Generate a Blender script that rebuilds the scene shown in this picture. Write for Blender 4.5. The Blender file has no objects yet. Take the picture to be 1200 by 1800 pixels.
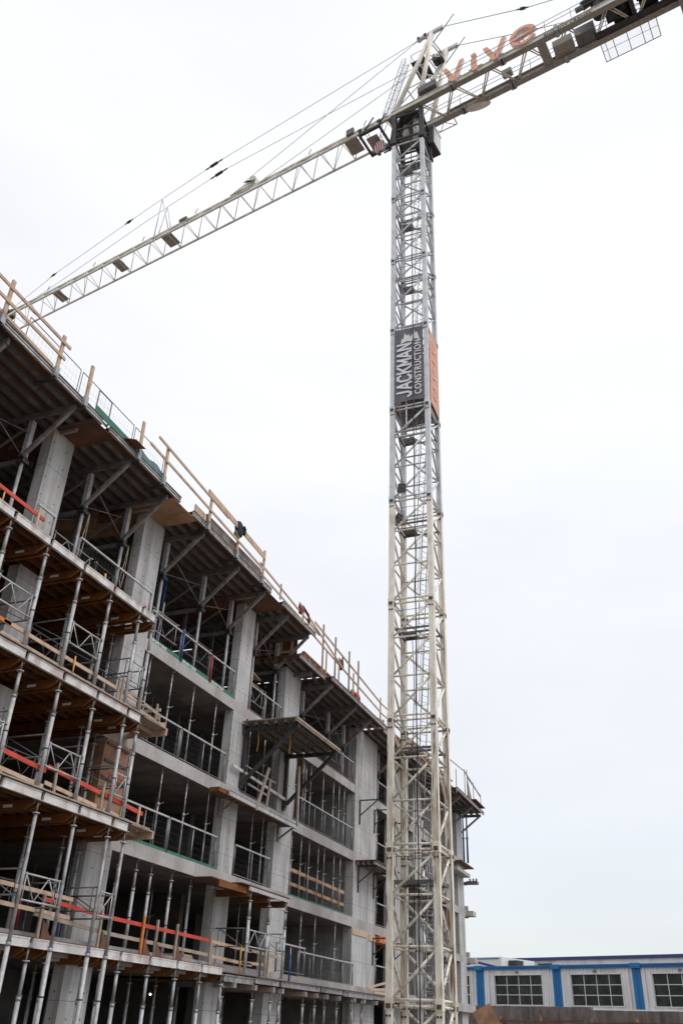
import bpy, bmesh, math, random
from mathutils import Vector, Matrix
random.seed(7)
C = bpy.context.scene.collection
R = math.radians
sc = bpy.context.scene

# ------------------------------------------------------------------ camera, sky, sun
cam_d = bpy.data.cameras.new('camera'); cam = bpy.data.objects.new('camera', cam_d); C.objects.link(cam)
cam_d.sensor_fit = 'VERTICAL'; cam_d.sensor_height = 36.0; cam_d.lens = 30.08
cam_d.clip_start = 0.1; cam_d.clip_end = 3000
_up = Vector((103, -2480, 1504)).normalized(); _y = Vector((674, 940, 1504)).normalized()
_y = (_y - _up*_y.dot(_up)).normalized(); _x = _y.cross(_up)          # x right, y down, z forward lens axes
cam.matrix_world = Matrix(((_x[0], -_x[1], -_x[2], 0), (_y[0], -_y[1], -_y[2], 0), (_up[0], -_up[1], -_up[2], 0), (0, 0, 0, 1)))
sc.camera = cam

SUN_EL, SUN_AZ = 52, 100       # azimuth from +Y towards +X
w = bpy.data.worlds.new('World'); sc.world = w; w.use_nodes = True
nt = w.node_tree; nt.nodes.clear()
N = nt.nodes.new; L = nt.links.new
out = N('ShaderNodeOutputWorld'); bg = N('ShaderNodeBackground'); bg2 = N('ShaderNodeBackground'); mixs = N('ShaderNodeAddShader')
sky = N('ShaderNodeTexSky'); sky.sky_type = 'NISHITA'; sky.sun_disc = False
sky.sun_elevation = R(SUN_EL); sky.sun_rotation = R(SUN_AZ)
L(sky.outputs[0], bg.inputs[0]); bg.inputs[1].default_value = 0.05
geo = N('ShaderNodeTexCoord'); sep = N('ShaderNodeSeparateXYZ'); L(geo.outputs['Generated'], sep.inputs[0])
ramp = N('ShaderNodeValToRGB'); L(sep.outputs[2], ramp.inputs[0])
el = ramp.color_ramp.elements
el[0].position = 0.0; el[0].color = (0.60, 0.595, 0.595, 1)
el[1].position = 0.55; el[1].color = (0.93, 0.92, 0.905, 1)
e = el.new(0.25); e.color = (0.785, 0.772, 0.758, 1)
e = el.new(0.9); e.color = (0.97, 0.96, 0.95, 1)
e = el.new(1.0); e.color = (1.16, 1.15, 1.13, 1)
cl = N('ShaderNodeTexNoise'); cl.inputs['Scale'].default_value = 2.2; cl.inputs['Detail'].default_value = 7
mp = N('ShaderNodeMapping'); mp.inputs['Scale'].default_value = (1, 1, 3.2); L(geo.outputs['Generated'], mp.inputs[0]); L(mp.outputs[0], cl.inputs[0])
mr = N('ShaderNodeMapRange'); mr.inputs['From Min'].default_value = 0.3; mr.inputs['From Max'].default_value = 0.7
mr.inputs['To Min'].default_value = 0.93; mr.inputs['To Max'].default_value = 1.05; L(cl.outputs[0], mr.inputs[0])
vm = N('ShaderNodeVectorMath'); vm.operation = 'SCALE'; L(ramp.outputs[0], vm.inputs[0]); L(mr.outputs[0], vm.inputs['Scale'])
L(vm.outputs[0], bg2.inputs[0]); bg2.inputs[1].default_value = 0.98
L(bg.outputs[0], mixs.inputs[0]); L(bg2.outputs[0], mixs.inputs[1]); L(mixs.outputs[0], out.inputs[0])

sd = bpy.data.lights.new('sun', 'SUN'); sd.energy = 1.5; sd.angle = R(26); sd.color = (1, 0.97, 0.93)
sun = bpy.data.objects.new('sun', sd); C.objects.link(sun)
_d = Vector((math.sin(R(SUN_AZ))*math.cos(R(SUN_EL)), math.cos(R(SUN_AZ))*math.cos(R(SUN_EL)), math.sin(R(SUN_EL))))
sun.rotation_euler = _d.to_track_quat('Z', 'Y').to_euler()
sc.view_settings.view_transform = 'Standard'; sc.view_settings.look = 'None'
sc.view_settings.exposure = 0.0; sc.view_settings.gamma = 1.0; sc.view_settings.use_curve_mapping = False

# ------------------------------------------------------------------ materials
def mat(name, col, rough=0.7, metal=0.0, var=0.18, scale=4.0, stretch=(1, 1, 1), stain=None, stain_amt=0.45, stain_scale=1.5, stain_stretch=(1, 1, 1), bump=0.0, grain=0.0, holes=None, lines=None, spec=0.4):
    m = bpy.data.materials.new(name); m.use_nodes = True
    t = m.node_tree; n = t.nodes; l = t.links
    b = n['Principled BSDF']; b.inputs['Roughness'].default_value = rough; b.inputs['Metallic'].default_value = metal
    b.inputs['Specular IOR Level'].default_value = spec
    g = n.new('ShaderNodeNewGeometry')
    def noise(sc_, st, det=4):
        mp_ = n.new('ShaderNodeMapping'); mp_.inputs['Scale'].default_value = st; l.new(g.outputs['Position'], mp_.inputs[0])
        x = n.new('ShaderNodeTexNoise'); x.inputs['Scale'].default_value = sc_; x.inputs['Detail'].default_value = det
        l.new(mp_.outputs[0], x.inputs[0]); return x.outputs[0]
    def rng(v, a, b_, c, d_):
        x = n.new('ShaderNodeMapRange'); l.new(v, x.inputs[0])
        for k, q in zip(('From Min', 'From Max', 'To Min', 'To Max'), (a, b_, c, d_)): x.inputs[k].default_value = q
        return x.outputs[0]
    f = rng(noise(scale, stretch), 0.3, 0.7, 1-var, 1+var)
    if grain:
        f2 = rng(noise(scale*14, stretch, 2), 0.3, 0.7, 1-grain, 1+grain)
        mm = n.new('ShaderNodeMath'); mm.operation = 'MULTIPLY'; l.new(f, mm.inputs[0]); l.new(f2, mm.inputs[1]); f = mm.outputs[0]
    s = n.new('ShaderNodeVectorMath'); s.operation = 'SCALE'; s.inputs[0].default_value = col; l.new(f, s.inputs['Scale'])
    c = s.outputs[0]
    def mix(fac, colr, cin):
        x = n.new('ShaderNodeMix'); x.data_type = 'RGBA'; l.new(fac, x.inputs[0]); l.new(cin, x.inputs[6]); x.inputs[7].default_value = (*colr, 1); return x.outputs[2]
    if stain:
        c = mix(rng(noise(stain_scale, stain_stretch, 6), 0.62-stain_amt*0.35, 0.72-stain_amt*0.2, 0, 0.85), stain, c)
    if holes or lines:
        sp = n.new('ShaderNodeSeparateXYZ'); l.new(g.outputs['Position'], sp.inputs[0])
        def mth(op, a, bv=None, b2=None):
            x = n.new('ShaderNodeMath'); x.operation = op; l.new(a, x.inputs[0])
            if b2 is not None: l.new(b2, x.inputs[1])
            elif bv is not None: x.inputs[1].default_value = bv
            return x.outputs[0]
        def cell(ch, per, off): return mth('MULTIPLY', mth('ABSOLUTE', mth('SUBTRACT', mth('FRACT', mth('DIVIDE', mth('ADD', sp.outputs[ch], off), per)), 0.5)), per)
        xy = mth('ADD', sp.outputs[0], b2=sp.outputs[1])
        if lines:
            a = mth('LESS_THAN', cell(2, lines[1], lines[2]), 0.008)
            fx = n.new('ShaderNodeMath'); fx.operation = 'MULTIPLY'; fx.inputs[1].default_value = 0.75; l.new(a, fx.inputs[0])
            c = mix(fx.outputs[0], (0.10, 0.10, 0.10), c)
            q = mth('LESS_THAN', mth('MULTIPLY', mth('ABSOLUTE', mth('SUBTRACT', mth('FRACT', mth('DIVIDE', xy, lines[0])), 0.5)), lines[0]), 0.007)
            fx = n.new('ShaderNodeMath'); fx.operation = 'MULTIPLY'; fx.inputs[1].default_value = 0.55; l.new(q, fx.inputs[0])
            c = mix(fx.outputs[0], (0.12, 0.12, 0.12), c)
        if holes:
            u = mth('MULTIPLY', mth('ABSOLUTE', mth('SUBTRACT', mth('FRACT', mth('DIVIDE', xy, holes[0])), 0.5)), holes[0])
            v = cell(2, holes[1], 0.3)
            d = mth('SQRT', mth('ADD', mth('MULTIPLY', u, b2=u), b2=mth('MULTIPLY', v, b2=v)))
            c = mix(rng(d, 0.022, 0.036, 0.85, 0), (0.05, 0.05, 0.05), c)
    l.new(c, b.inputs['Base Color'])
    if bump:
        bp = n.new('ShaderNodeBump'); bp.inputs['Strength'].default_value = bump; bp.inputs['Distance'].default_value = 0.02
        l.new(noise(scale*5, stretch), bp.inputs['Height']); l.new(bp.outputs[0], b.inputs['Normal'])
    return m

CONC = mat('concrete', (0.425, 0.425, 0.428), 0.85, var=0.13, scale=0.9, grain=0.06, stain=(0.29, 0.285, 0.275), stain_amt=0.48, stain_scale=1.6, stain_stretch=(1.6, 1.6, 0.18), bump=0.15, holes=(0.6, 0.61), lines=(0.61, 1.22, 0.2))
CONC_SLAB = mat('slab_concrete', (0.37, 0.36, 0.355), 0.88, var=0.16, scale=0.7, grain=0.08, stain=(0.29, 0.26, 0.245), stain_amt=0.42, stain_scale=0.9, stain_stretch=(1, 1, 0.5), bump=0.2)
CONC_DK = mat('shaded_interior_concrete', (0.125, 0.122, 0.12), 0.9, var=0.18, scale=0.8, grain=0.06, stain=(0.08, 0.077, 0.074), lines=(1.22, 1.22, 0.2), holes=(0.61, 0.61))  # concrete darkened in colour to carry the shade inside the bays
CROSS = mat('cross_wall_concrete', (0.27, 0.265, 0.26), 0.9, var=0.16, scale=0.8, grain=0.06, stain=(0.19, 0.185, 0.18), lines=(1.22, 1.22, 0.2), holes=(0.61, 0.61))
SOFF = mat('shaded_soffit_concrete', (0.165, 0.148, 0.138), 0.88, var=0.22, scale=0.8, grain=0.1, stain=(0.10, 0.085, 0.075), stain_amt=0.5, stain_scale=1.1, lines=(1.22, 50, 0.2))  # brownish soffit colour, darkened further for the interior shade
FLOOR = mat('shade_darkened_floor', (0.11, 0.105, 0.10), 0.9, var=0.25, scale=1.2, grain=0.1)  # floor colour darkened to stand in for interior shade
ALU = mat('weathered_aluminium', (0.43, 0.43, 0.445), 0.5, 0.12, var=0.2, scale=9, stain=(0.32, 0.31, 0.30), stain_amt=0.45, stain_scale=5, stain_stretch=(1, 1, 0.5))
ALU_W = mat('pale_aluminium', (0.62, 0.61, 0.605), 0.55, 0.1, var=0.15, scale=6, stain=(0.40, 0.32, 0.30), stain_amt=0.42, stain_scale=3)
GALV = mat('galvanised_steel', (0.34, 0.345, 0.355), 0.5, 0.25, var=0.22, scale=8, stain=(0.16, 0.15, 0.14), stain_amt=0.45, stain_scale=4)
PROP = mat('prop_steel', (0.40, 0.405, 0.40), 0.55, 0.3, var=0.45, scale=22, stretch=(1, 1, 0.7), stain=(0.12, 0.11, 0.10), stain_amt=0.4, stain_scale=12)
DARK = mat('dark_steel', (0.045, 0.047, 0.052), 0.55, 0.3, var=0.3, scale=5, stain=(0.09, 0.07, 0.055), stain_amt=0.3, stain_scale=4)
GREYST = mat('grey_painted_steel', (0.15, 0.152, 0.158), 0.55, 0.1, var=0.22, scale=5, stain=(0.11, 0.10, 0.09), stain_scale=3)
STRUT = mat('strut_steel', (0.23, 0.22, 0.21), 0.6, 0.15, var=0.22, scale=5, stain=(0.14, 0.115, 0.095), stain_scale=3)
CREAM = mat('cream_crane_paint', (0.78, 0.745, 0.655), 0.5, 0.0, var=0.10, scale=2.5, stain=(0.56, 0.48, 0.36), stain_amt=0.30, stain_scale=2.2, stain_stretch=(1, 1, 0.35), grain=0.03)
def rusty(name, base, lo=0.55, hi=0.66):
    m = mat(name, base, 0.55, 0.0, var=0.10, scale=2.5, stain=(0.52, 0.44, 0.33), stain_amt=0.38, stain_scale=2.6, stain_stretch=(1, 1, 0.3), grain=0.04)
    t = m.node_tree; n = t.nodes; l = t.links; b = n['Principled BSDF']; src = b.inputs['Base Color'].links[0].from_socket
    g = n.new('ShaderNodeNewGeometry'); mp_ = n.new('ShaderNodeMapping'); mp_.inputs['Scale'].default_value = (3.5, 3.5, 0.30); l.new(g.outputs['Position'], mp_.inputs[0])
    x = n.new('ShaderNodeTexNoise'); x.inputs['Scale'].default_value = 2.4; x.inputs['Detail'].default_value = 7; l.new(mp_.outputs[0], x.inputs[0])
    r = n.new('ShaderNodeMapRange'); l.new(x.outputs[0], r.inputs[0])
    for k, q in zip(('From Min', 'From Max', 'To Min', 'To Max'), (lo, hi, 0, 0.92)): r.inputs[k].default_value = q
    mx = n.new('ShaderNodeMix'); mx.data_type = 'RGBA'; l.new(r.outputs[0], mx.inputs[0]); l.new(src, mx.inputs[6]); mx.inputs[7].default_value = (0.17, 0.075, 0.03, 1)
    l.new(mx.outputs[2], b.inputs['Base Color']); return m
CREAM_R = rusty('rusted_cream_paint', (0.77, 0.735, 0.645))
RUSTEDGE = rusty('heavily_rusted_edge', (0.60, 0.52, 0.40), 0.44, 0.56)
CREY = mat('grey_crane_paint', (0.62, 0.645, 0.67), 0.5, 0.1, var=0.08, scale=2.5, stain=(0.50, 0.51, 0.53), stain_scale=2)
JIBP = mat('jib_paint', (0.70, 0.69, 0.63), 0.55, 0.0, var=0.12, scale=2.5, stain=(0.48, 0.45, 0.38), stain_scale=1.5)
JIBD = mat('jib_grating', (0.30, 0.28, 0.25), 0.7, 0.0, var=0.2, scale=6)
RUST = mat('rusty_plate', (0.13, 0.075, 0.045), 0.8, 0.1, var=0.4, scale=8, stain=(0.06, 0.05, 0.045), stain_scale=6)
WOOD = mat('pale_timber', (0.52, 0.38, 0.275), 0.8, var=0.22, scale=3, stretch=(1, 1, 1), grain=0.12, stain=(0.34, 0.235, 0.165), stain_amt=0.38, stain_scale=3, bump=0.1)
WOOD_G = mat('weathered_timber', (0.36, 0.29, 0.235), 0.85, var=0.25, scale=3, grain=0.14, stain=(0.20, 0.165, 0.14), stain_amt=0.42, stain_scale=3)
JOIST = mat('orange_timber_joist', (0.18, 0.064, 0.014), 0.65, var=0.28, scale=2.5, grain=0.1, stain=(0.11, 0.045, 0.016), stain_amt=0.45, stain_scale=1.5)
PLY = mat('oiled_plywood', (0.14, 0.062, 0.038), 0.7, var=0.35, scale=1.8, grain=0.08, stain=(0.09, 0.05, 0.035), stain_amt=0.5, stain_scale=1.2)
PLY_L = mat('new_plywood', (0.42, 0.245, 0.135), 0.75, var=0.22, scale=2, grain=0.08, stain=(0.26, 0.15, 0.085), stain_scale=1.5)
SHUT = mat('used_plywood', (0.29, 0.165, 0.10), 0.75, var=0.3, scale=2, grain=0.1, stain=(0.17, 0.09, 0.05), stain_scale=1.5)
JOIST_D = mat('shaded_joist', (0.13, 0.05, 0.013), 0.7, var=0.3, scale=2.5, grain=0.1, stain=(0.07, 0.03, 0.012), stain_scale=1.5)  # joist timber darkened in colour for the shade deep under the decks
FORM = mat('stained_form_board', (0.155, 0.115, 0.105), 0.75, var=0.4, scale=2.2, grain=0.1, stain=(0.26, 0.22, 0.20), stain_amt=0.4, stain_scale=2)
RED = mat('red_painted_timber', (0.52, 0.060, 0.032), 0.6, var=0.15, scale=4, stain=(0.36, 0.05, 0.03), stain_scale=3)
ORG = mat('orange_painted_timber', (0.58, 0.17, 0.04), 0.6, var=0.18, scale=4, stain=(0.38, 0.12, 0.04), stain_scale=3)
YEL = mat('yellow_paint', (0.62, 0.36, 0.06), 0.55, var=0.15, scale=5)
BLUEP = mat('blue_painted_steel', (0.025, 0.085, 0.30), 0.45, 0.1, var=0.15, scale=5)
REDP = mat('red_painted_steel', (0.32, 0.02, 0.03), 0.5, 0.1, var=0.2, scale=6)
GREEN = mat('green_edge_board', (0.018, 0.14, 0.09), 0.6, var=0.2, scale=5, stain=(0.05, 0.16, 0.10), stain_scale=4)
TEAL = mat('teal_membrane', (0.10, 0.17, 0.20), 0.7, var=0.2, scale=4)
WHITE = mat('white_print', (0.72, 0.72, 0.74), 0.7, var=0.06, scale=4)
WIRE = mat('fence_wire', (0.22, 0.22, 0.225), 0.5, 0.5, var=0.15, scale=6)
CABLE = mat('black_cable', (0.018, 0.018, 0.02), 0.6, var=0.2, scale=8)
ROPE = mat('pale_rope', (0.40, 0.34, 0.26), 0.9, var=0.2, scale=12)
PINK = mat('peach_sign_face', (0.82, 0.40, 0.265), 0.5, var=0.05, scale=2)
SIGNR = mat('sign_return_grey', (0.66, 0.65, 0.66), 0.5, var=0.08, scale=3)
BANG = mat('charcoal_banner_mesh', (0.135, 0.135, 0.16), 0.8, var=0.14, scale=2.5, stain=(0.16, 0.16, 0.185), stain_scale=1.2)
BANP = mat('faded_print', (0.74, 0.56, 0.50), 0.8, var=0.06, scale=4)
BANO = mat('orange_banner_mesh', (0.66, 0.33, 0.24), 0.8, var=0.10, scale=2.0)
BANB = mat('banner_back_grey', (0.36, 0.36, 0.38), 0.8, var=0.12, scale=2.0)
WALLM = mat('pale_ribbed_cladding', (0.68, 0.68, 0.695), 0.55, 0.1, var=0.06, scale=0.6, stain=(0.52, 0.52, 0.53), stain_scale=0.5, stain_stretch=(1, 1, 0.2))
BLUEM = mat('blue_cladding', (0.010, 0.14, 0.37), 0.45, 0.1, var=0.1, scale=0.8)
TRIM = mat('white_trim', (0.66, 0.66, 0.66), 0.5, var=0.05, scale=2)
NAVY = mat('navy_trim', (0.03, 0.045, 0.16), 0.5, var=0.1, scale=2)
ROCK = mat('shotcrete_wall', (0.17, 0.142, 0.132), 0.95, var=0.42, scale=1.6, stretch=(1, 1, 0.35), grain=0.26, stain=(0.105, 0.09, 0.085), stain_amt=0.5, stain_scale=1.4, stain_stretch=(1, 1, 0.25), bump=0.9)
DIRT = mat('site_dirt', (0.25, 0.215, 0.18), 0.95, var=0.25, scale=0.25, grain=0.12, stain=(0.16, 0.135, 0.11), stain_scale=0.12, bump=0.4)
HIVIS = mat('orange_hi_vis', (0.85, 0.10, 0.02), 0.7, var=0.1, scale=8)
HIYEL = mat('yellow_hi_vis', (0.70, 0.66, 0.10), 0.7, var=0.1, scale=8)
JACKET = mat('dark_clothing', (0.022, 0.024, 0.028), 0.9, var=0.3, scale=10)
OLIVE = mat('olive_lining', (0.13, 0.13, 0.065), 0.9, var=0.2, scale=10)
MAROON = mat('maroon_webbing', (0.16, 0.025, 0.04), 0.85, var=0.25, scale=9)
SKIN = mat('skin', (0.42, 0.26, 0.19), 0.6, var=0.05, scale=9)
HELM = mat('grey_helmet', (0.40, 0.41, 0.43), 0.4, var=0.05, scale=9)
def glass_mat():
    m = mat('dark_window_glass', (0.012, 0.015, 0.016), 0.05, 0.0, var=0.6, scale=0.55, stain=(0.035, 0.038, 0.036), stain_amt=0.4, stain_scale=0.8, spec=0.22); return m
GLASS = glass_mat()
def emit(name, col, st):
    m = bpy.data.materials.new(name); m.use_nodes = True; b = m.node_tree.nodes['Principled BSDF']
    b.inputs['Emission Color'].default_value = (*col, 1); b.inputs['Emission Strength'].default_value = st; return m
BULB = emit('lit_bulb', (1, 0.93, 0.75), 8)

# ------------------------------------------------------------------ mesh builder
class MB:
    def __init__(s): s.v = []; s.f = []; s.sm = []
    def add(s, vs, fs, smooth=False):
        o = len(s.v); s.v += [tuple(p) for p in vs]; s.f += [tuple(i+o for i in q) for q in fs]; s.sm += [smooth]*len(fs); return s
    def box(s, x0, x1, y0, y1, z0, z1):
        return s.add([(x0, y0, z0), (x1, y0, z0), (x1, y1, z0), (x0, y1, z0), (x0, y0, z1), (x1, y0, z1), (x1, y1, z1), (x0, y1, z1)],
                     [(3, 2, 1, 0), (4, 5, 6, 7), (0, 1, 5, 4), (1, 2, 6, 5), (2, 3, 7, 6), (3, 0, 4, 7)])
    def cbox(s, c, d): return s.box(c[0]-d[0]/2, c[0]+d[0]/2, c[1]-d[1]/2, c[1]+d[1]/2, c[2]-d[2]/2, c[2]+d[2]/2)
    def frame(s, p, q, up=(0, 0, 1)):
        p = Vector(p); q = Vector(q); d = (q-p).normalized(); u = Vector(up)
        if abs(d.dot(u.normalized())) > 0.98: u = Vector((1, 0, 0)) if abs(d.x) < 0.9 else Vector((0, 1, 0))
        a = d.cross(u).normalized(); b = a.cross(d).normalized(); return p, q, a, b
    def beam(s, p, q, w, h, up=(0, 0, 1)):          # w across, h along "up"
        p, q, a, b = s.frame(p, q, up); vs = []
        for o in (p, q):
            for i, j in ((-1, -1), (1, -1), (1, 1), (-1, 1)): vs.append(o + a*(i*w/2) + b*(j*h/2))
        return s.add(vs, [(0, 1, 2, 3), (7, 6, 5, 4), (0, 4, 5, 1), (1, 5, 6, 2), (2, 6, 7, 3), (3, 7, 4, 0)])
    def tube(s, p, q, r, n=8, r2=None, cap=True):
        p, q, a, b = s.frame(p, q); r2 = r if r2 is None else r2; vs = []
        for o, rr in ((p, r), (q, r2)):
            for k in range(n):
                t = 2*math.pi*k/n; vs.append(o + a*(math.cos(t)*rr) + b*(math.sin(t)*rr))
        s.add(vs, [(k, (k+1) % n, (k+1) % n+n, k+n) for k in range(n)], True)
        if cap:
            o = len(s.v)-2*n; s.f += [tuple(o+k for k in reversed(range(n))), tuple(o+n+k for k in range(n))]; s.sm += [False, False]
        return s
    def path(s, pts, r, n=6):
        for a, b in zip(pts, pts[1:]): s.tube(a, b, r, n)
        return s
    def prism(s, poly, t, M):                      # poly in xy, thickness t along z, placed by matrix M
        n = len(poly); vs = [M @ Vector((x, y, 0)) for x, y in poly] + [M @ Vector((x, y, t)) for x, y in poly]
        return s.add(vs, [tuple(range(n))[::-1], tuple(range(n, 2*n))] + [(k, (k+1) % n, (k+1) % n+n, k+n) for k in range(n)])
    def sphere(s, c, r, n=10, m=6, sq=(1, 1, 1)):
        vs = []; fs = []
        for j in range(m+1):
            ph = math.pi*j/m
            for k in range(n):
                t = 2*math.pi*k/n; vs.append((c[0]+r*sq[0]*math.sin(ph)*math.cos(t), c[1]+r*sq[1]*math.sin(ph)*math.sin(t), c[2]+r*sq[2]*math.cos(ph)))
        for j in range(m):
            for k in range(n): fs.append((j*n+k, (j+1)*n+k, (j+1)*n+(k+1) % n, j*n+(k+1) % n))
        return s.add(vs, fs, True)
    def mesh(s, name, o=(0, 0, 0)):
        me = bpy.data.meshes.new(name); o = Vector(o)
        me.from_pydata([tuple(Vector(p)-o) for p in s.v], [], s.f); me.polygons.foreach_set('use_smooth', s.sm); me.update()
        bm = bmesh.new(); bm.from_mesh(me); bmesh.ops.recalc_face_normals(bm, faces=bm.faces); bm.to_mesh(me); bm.free()
        return me

def wloc(o):
    v = Vector(o.location)
    while o.parent: o = o.parent; v += o.location
    return v
def thing(name, label, cat, loc, group=None):
    o = bpy.data.objects.new(name, None); C.objects.link(o); o.location = loc; o.empty_display_size = 0.2
    o['label'] = label; o['category'] = cat
    if group: o['group'] = group
    return o
def part(name, mb, m, parent, label=None, kind=None, mod=None):
    base = wloc(parent)
    n = len(mb.v); c = sum((Vector(p) for p in mb.v), Vector())/n
    me = mb.mesh(name, c); me.materials.append(m)
    o = bpy.data.objects.new(name, me); C.objects.link(o); o.parent = parent; o.location = c-base
    if label: o['label'] = label
    if kind: o['kind'] = kind
    return o
def solo(name, mb, m, label, cat, group=None, kind=None):
    n = len(mb.v); c = sum((Vector(p) for p in mb.v), Vector())/n; c.z = min(p[2] for p in mb.v)
    me = mb.mesh(name, c); me.materials.append(m); o = bpy.data.objects.new(name, me); C.objects.link(o); o.location = c
    if kind: o['kind'] = kind
    if kind != 'structure': o['label'] = label; o['category'] = cat
    if group: o['group'] = group
    return o
def copy_tree(o, parent=None):
    c = o.copy(); C.objects.link(c)
    if parent: c.parent = parent
    for ch in o.children: copy_tree(ch, c)
    return c
def dup(o, loc, label, group=None):
    c = copy_tree(o); c.location = loc; c['label'] = label
    if group: c['group'] = group
    return c
ORD = 'zeroth first second third fourth fifth sixth seventh eighth ninth tenth eleventh twelfth thirteenth fourteenth fifteenth sixteenth seventeenth eighteenth nineteenth twentieth twenty-first twenty-second twenty-third twenty-fourth'.split()
B = lambda *a: MB().box(*a)
XF = -15.8          # facade plane of the concrete frame
GZ = -1.7           # site ground below the lens

# ------------------------------------------------------------------ ground, far wall, warehouses
g = MB(); g.add([(-900, -600, GZ), (900, -600, GZ), (900, 1500, GZ), (-900, 1500, GZ)], [(0, 1, 2, 3)]); solo('ground', g, DIRT, None, None, kind='structure')
# shotcrete retaining wall at the end of the excavation
WD = Vector((0.919, -0.394, 0)); WN = Vector((-0.394, -0.919, 0))     # along the warehouse, towards the camera
def wp(o, u, dn, z): p = Vector(o) + WD*u + WN*dn; return Vector((p.x, p.y, z))
RO = Vector((-20, 92, 0))
rw = thing('retaining_wall', 'rough brown shotcrete retaining wall below the blue and white warehouse', 'retaining wall', wp(RO, 18, 0, GZ))
mb = MB(); nseg = 44
random.seed(3)
for k in range(nseg):
    u0 = -12+k*1.6; h = 2.30 + (0.22 if u0 < 9 else 0.0) + random.uniform(-.015, .015); off = random.uniform(-0.06, 0.06)
    a = [wp(RO, u0, off, GZ), wp(RO, u0+1.6, off, GZ), wp(RO, u0+1.6, off-0.5, GZ), wp(RO, u0, off-0.5, GZ)]
    mb.add(a+[Vector((p.x, p.y, h)) for p in a], [(3, 2, 1, 0), (4, 5, 6, 7), (0, 1, 5, 4), (1, 2, 6, 5), (2, 3, 7, 6), (3, 0, 4, 7)])
part('wall_face', mb, ROCK, rw)
for k in range(9):
    u = 1.5+k*4.4+random.uniform(-.4, .4)
    part('timber_post', MB().beam(wp(RO, u, 0.35, GZ), wp(RO, u+.05, 0.35, 1.65+random.uniform(-.15, .3)), 0.26, 0.22), SHUT, rw)
    part('timber_rail', MB().beam(wp(RO, u, 0.48, 1.30+random.uniform(-.12, .12)), wp(RO, u+4.4, 0.48, 1.38+random.uniform(-.12, .12)), 0.06, 0.16), PLY, rw)
    part('timber_rail', MB().beam(wp(RO, u, 0.48, -0.1), wp(RO, u+4.4, 0.48, -0.05), 0.06, 0.16), PLY, rw)
def PS(a, b, t=0): return (-10.92+.82*b+1.45*a, 46.0-.4*a+.15*b+t, .96+.42*b-2.55*a)
solo('leaning_plywood_sheet', MB().add([PS(a, b) for a, b in ((0, 0), (1, 0), (1, 1), (0, 1))]+[PS(a, b, .02) for a, b in ((0, 0), (1, 0), (1, 1), (0, 1))], [(0, 1, 2, 3), (7, 6, 5, 4), (0, 4, 5, 1), (1, 5, 6, 2), (2, 6, 7, 3), (3, 7, 4, 0)]), SHUT, 'tilted brown plywood sheet leaning up in front of the retaining wall', 'plywood sheet')

WO = Vector((-32.81, 143.2, 0))
wh = thing('warehouse', 'white ribbed warehouse with blue stripes, blue eave and gridded windows', 'warehouse', wp(WO, 15, 0, GZ))
def ribbed(u0, u1, z0, z1, dn=0.0, pitch=0.42, depth=0.10):
    mb = MB(); n = max(1, int((u1-u0)/pitch)); p = (u1-u0)/n
    prof = []
    for k in range(n): prof += [(u0+k*p, dn), (u0+k*p+p*.55, dn), (u0+k*p+p*.65, dn+depth), (u0+k*p+p*.9, dn+depth)]
    prof.append((u1, dn)); vs = []
    for u, d in prof: vs += [wp(WO, u, d, z0), wp(WO, u, d, z1)]
    return mb.add(vs, [(2*i, 2*i+2, 2*i+3, 2*i+1) for i in range(len(prof)-1)])
wins = [(-9.8, -1.55), (2.75, 11.05), (15.5, 23.3), (27.5, 35.5), (39.6, 47.8)]
strips = [(-0.45, 0.95), (12.75, 14.05), (24.85, 26.05), (37.0, 38.3)]
ZB, ZW0, ZW1, ZE = 3.7, 3.98, 7.88, 8.5
def wbox(u0, u1, d0, d1, z0, z1):
    a = [wp(WO, u0, d0, z0), wp(WO, u1, d0, z0), wp(WO, u1, d1, z0), wp(WO, u0, d1, z0)]
    return MB().add(a+[Vector((p.x, p.y, z1)) for p in a], [(3, 2, 1, 0), (4, 5, 6, 7), (0, 1, 5, 4), (1, 2, 6, 5), (2, 3, 7, 6), (3, 0, 4, 7)])
edges = sorted([(a, b, 'w') for a, b in wins] + [(a, b, 's') for a, b in strips])
u = -25.0
for a, b, k in edges + [(60.0, 60.0, 'e')]:
    if a > u: part('wall', ribbed(u, a, ZB, ZE), WALLM, wh)
    if k == 's': part('blue_stripe', ribbed(a, b, ZB, ZE, 0.04), BLUEM, wh)
    if k == 'w':
        part('wall', ribbed(a, b, ZW1, ZE), WALLM, wh); part('wall', ribbed(a, b, ZB, ZW0), WALLM, wh)
        fr = MB()
        for d_ in ((a, a+.1), (b-.1, b)):
            q = wbox(d_[0], d_[1], -0.28, 0.14, ZW0, ZW1); fr.add(q.v, q.f)
        for z in (ZW0, ZW1-.1):
            q = wbox(a, b, -0.28, 0.14, z, z+.1); fr.add(q.v, q.f)
        wo = part('window', fr, TRIM, wh)
        for i in range(4):
            for j in range(3):
                u0 = a+.1+(b-a-.2)*i/4; u1 = a+.1+(b-a-.2)*(i+1)/4; z0 = ZW0+.1+(ZW1-ZW0-.2)*j/3; z1 = ZW0+.1+(ZW1-ZW0-.2)*(j+1)/3
                t = random.uniform(-.012, .012)
                part('pane', wbox(u0+.045, u1-.045, -.24+t, -.21+t, z0+.045, z1-.045), GLASS, wo)
        for i in range(1, 4): u0 = a+.1+(b-a-.2)*i/4; part('glazing_bar', wbox(u0-.04, u0+.04, -.26, -.16, ZW0+.1, ZW1-.1), TRIM, wo)
        for j in range(1, 3): z0 = ZW0+.1+(ZW1-ZW0-.2)*j/3; part('glazing_bar', wbox(a+.1, b-.1, -.26, -.165, z0-.04, z0+.04), TRIM, wo)
    u = max(u, b)
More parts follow.
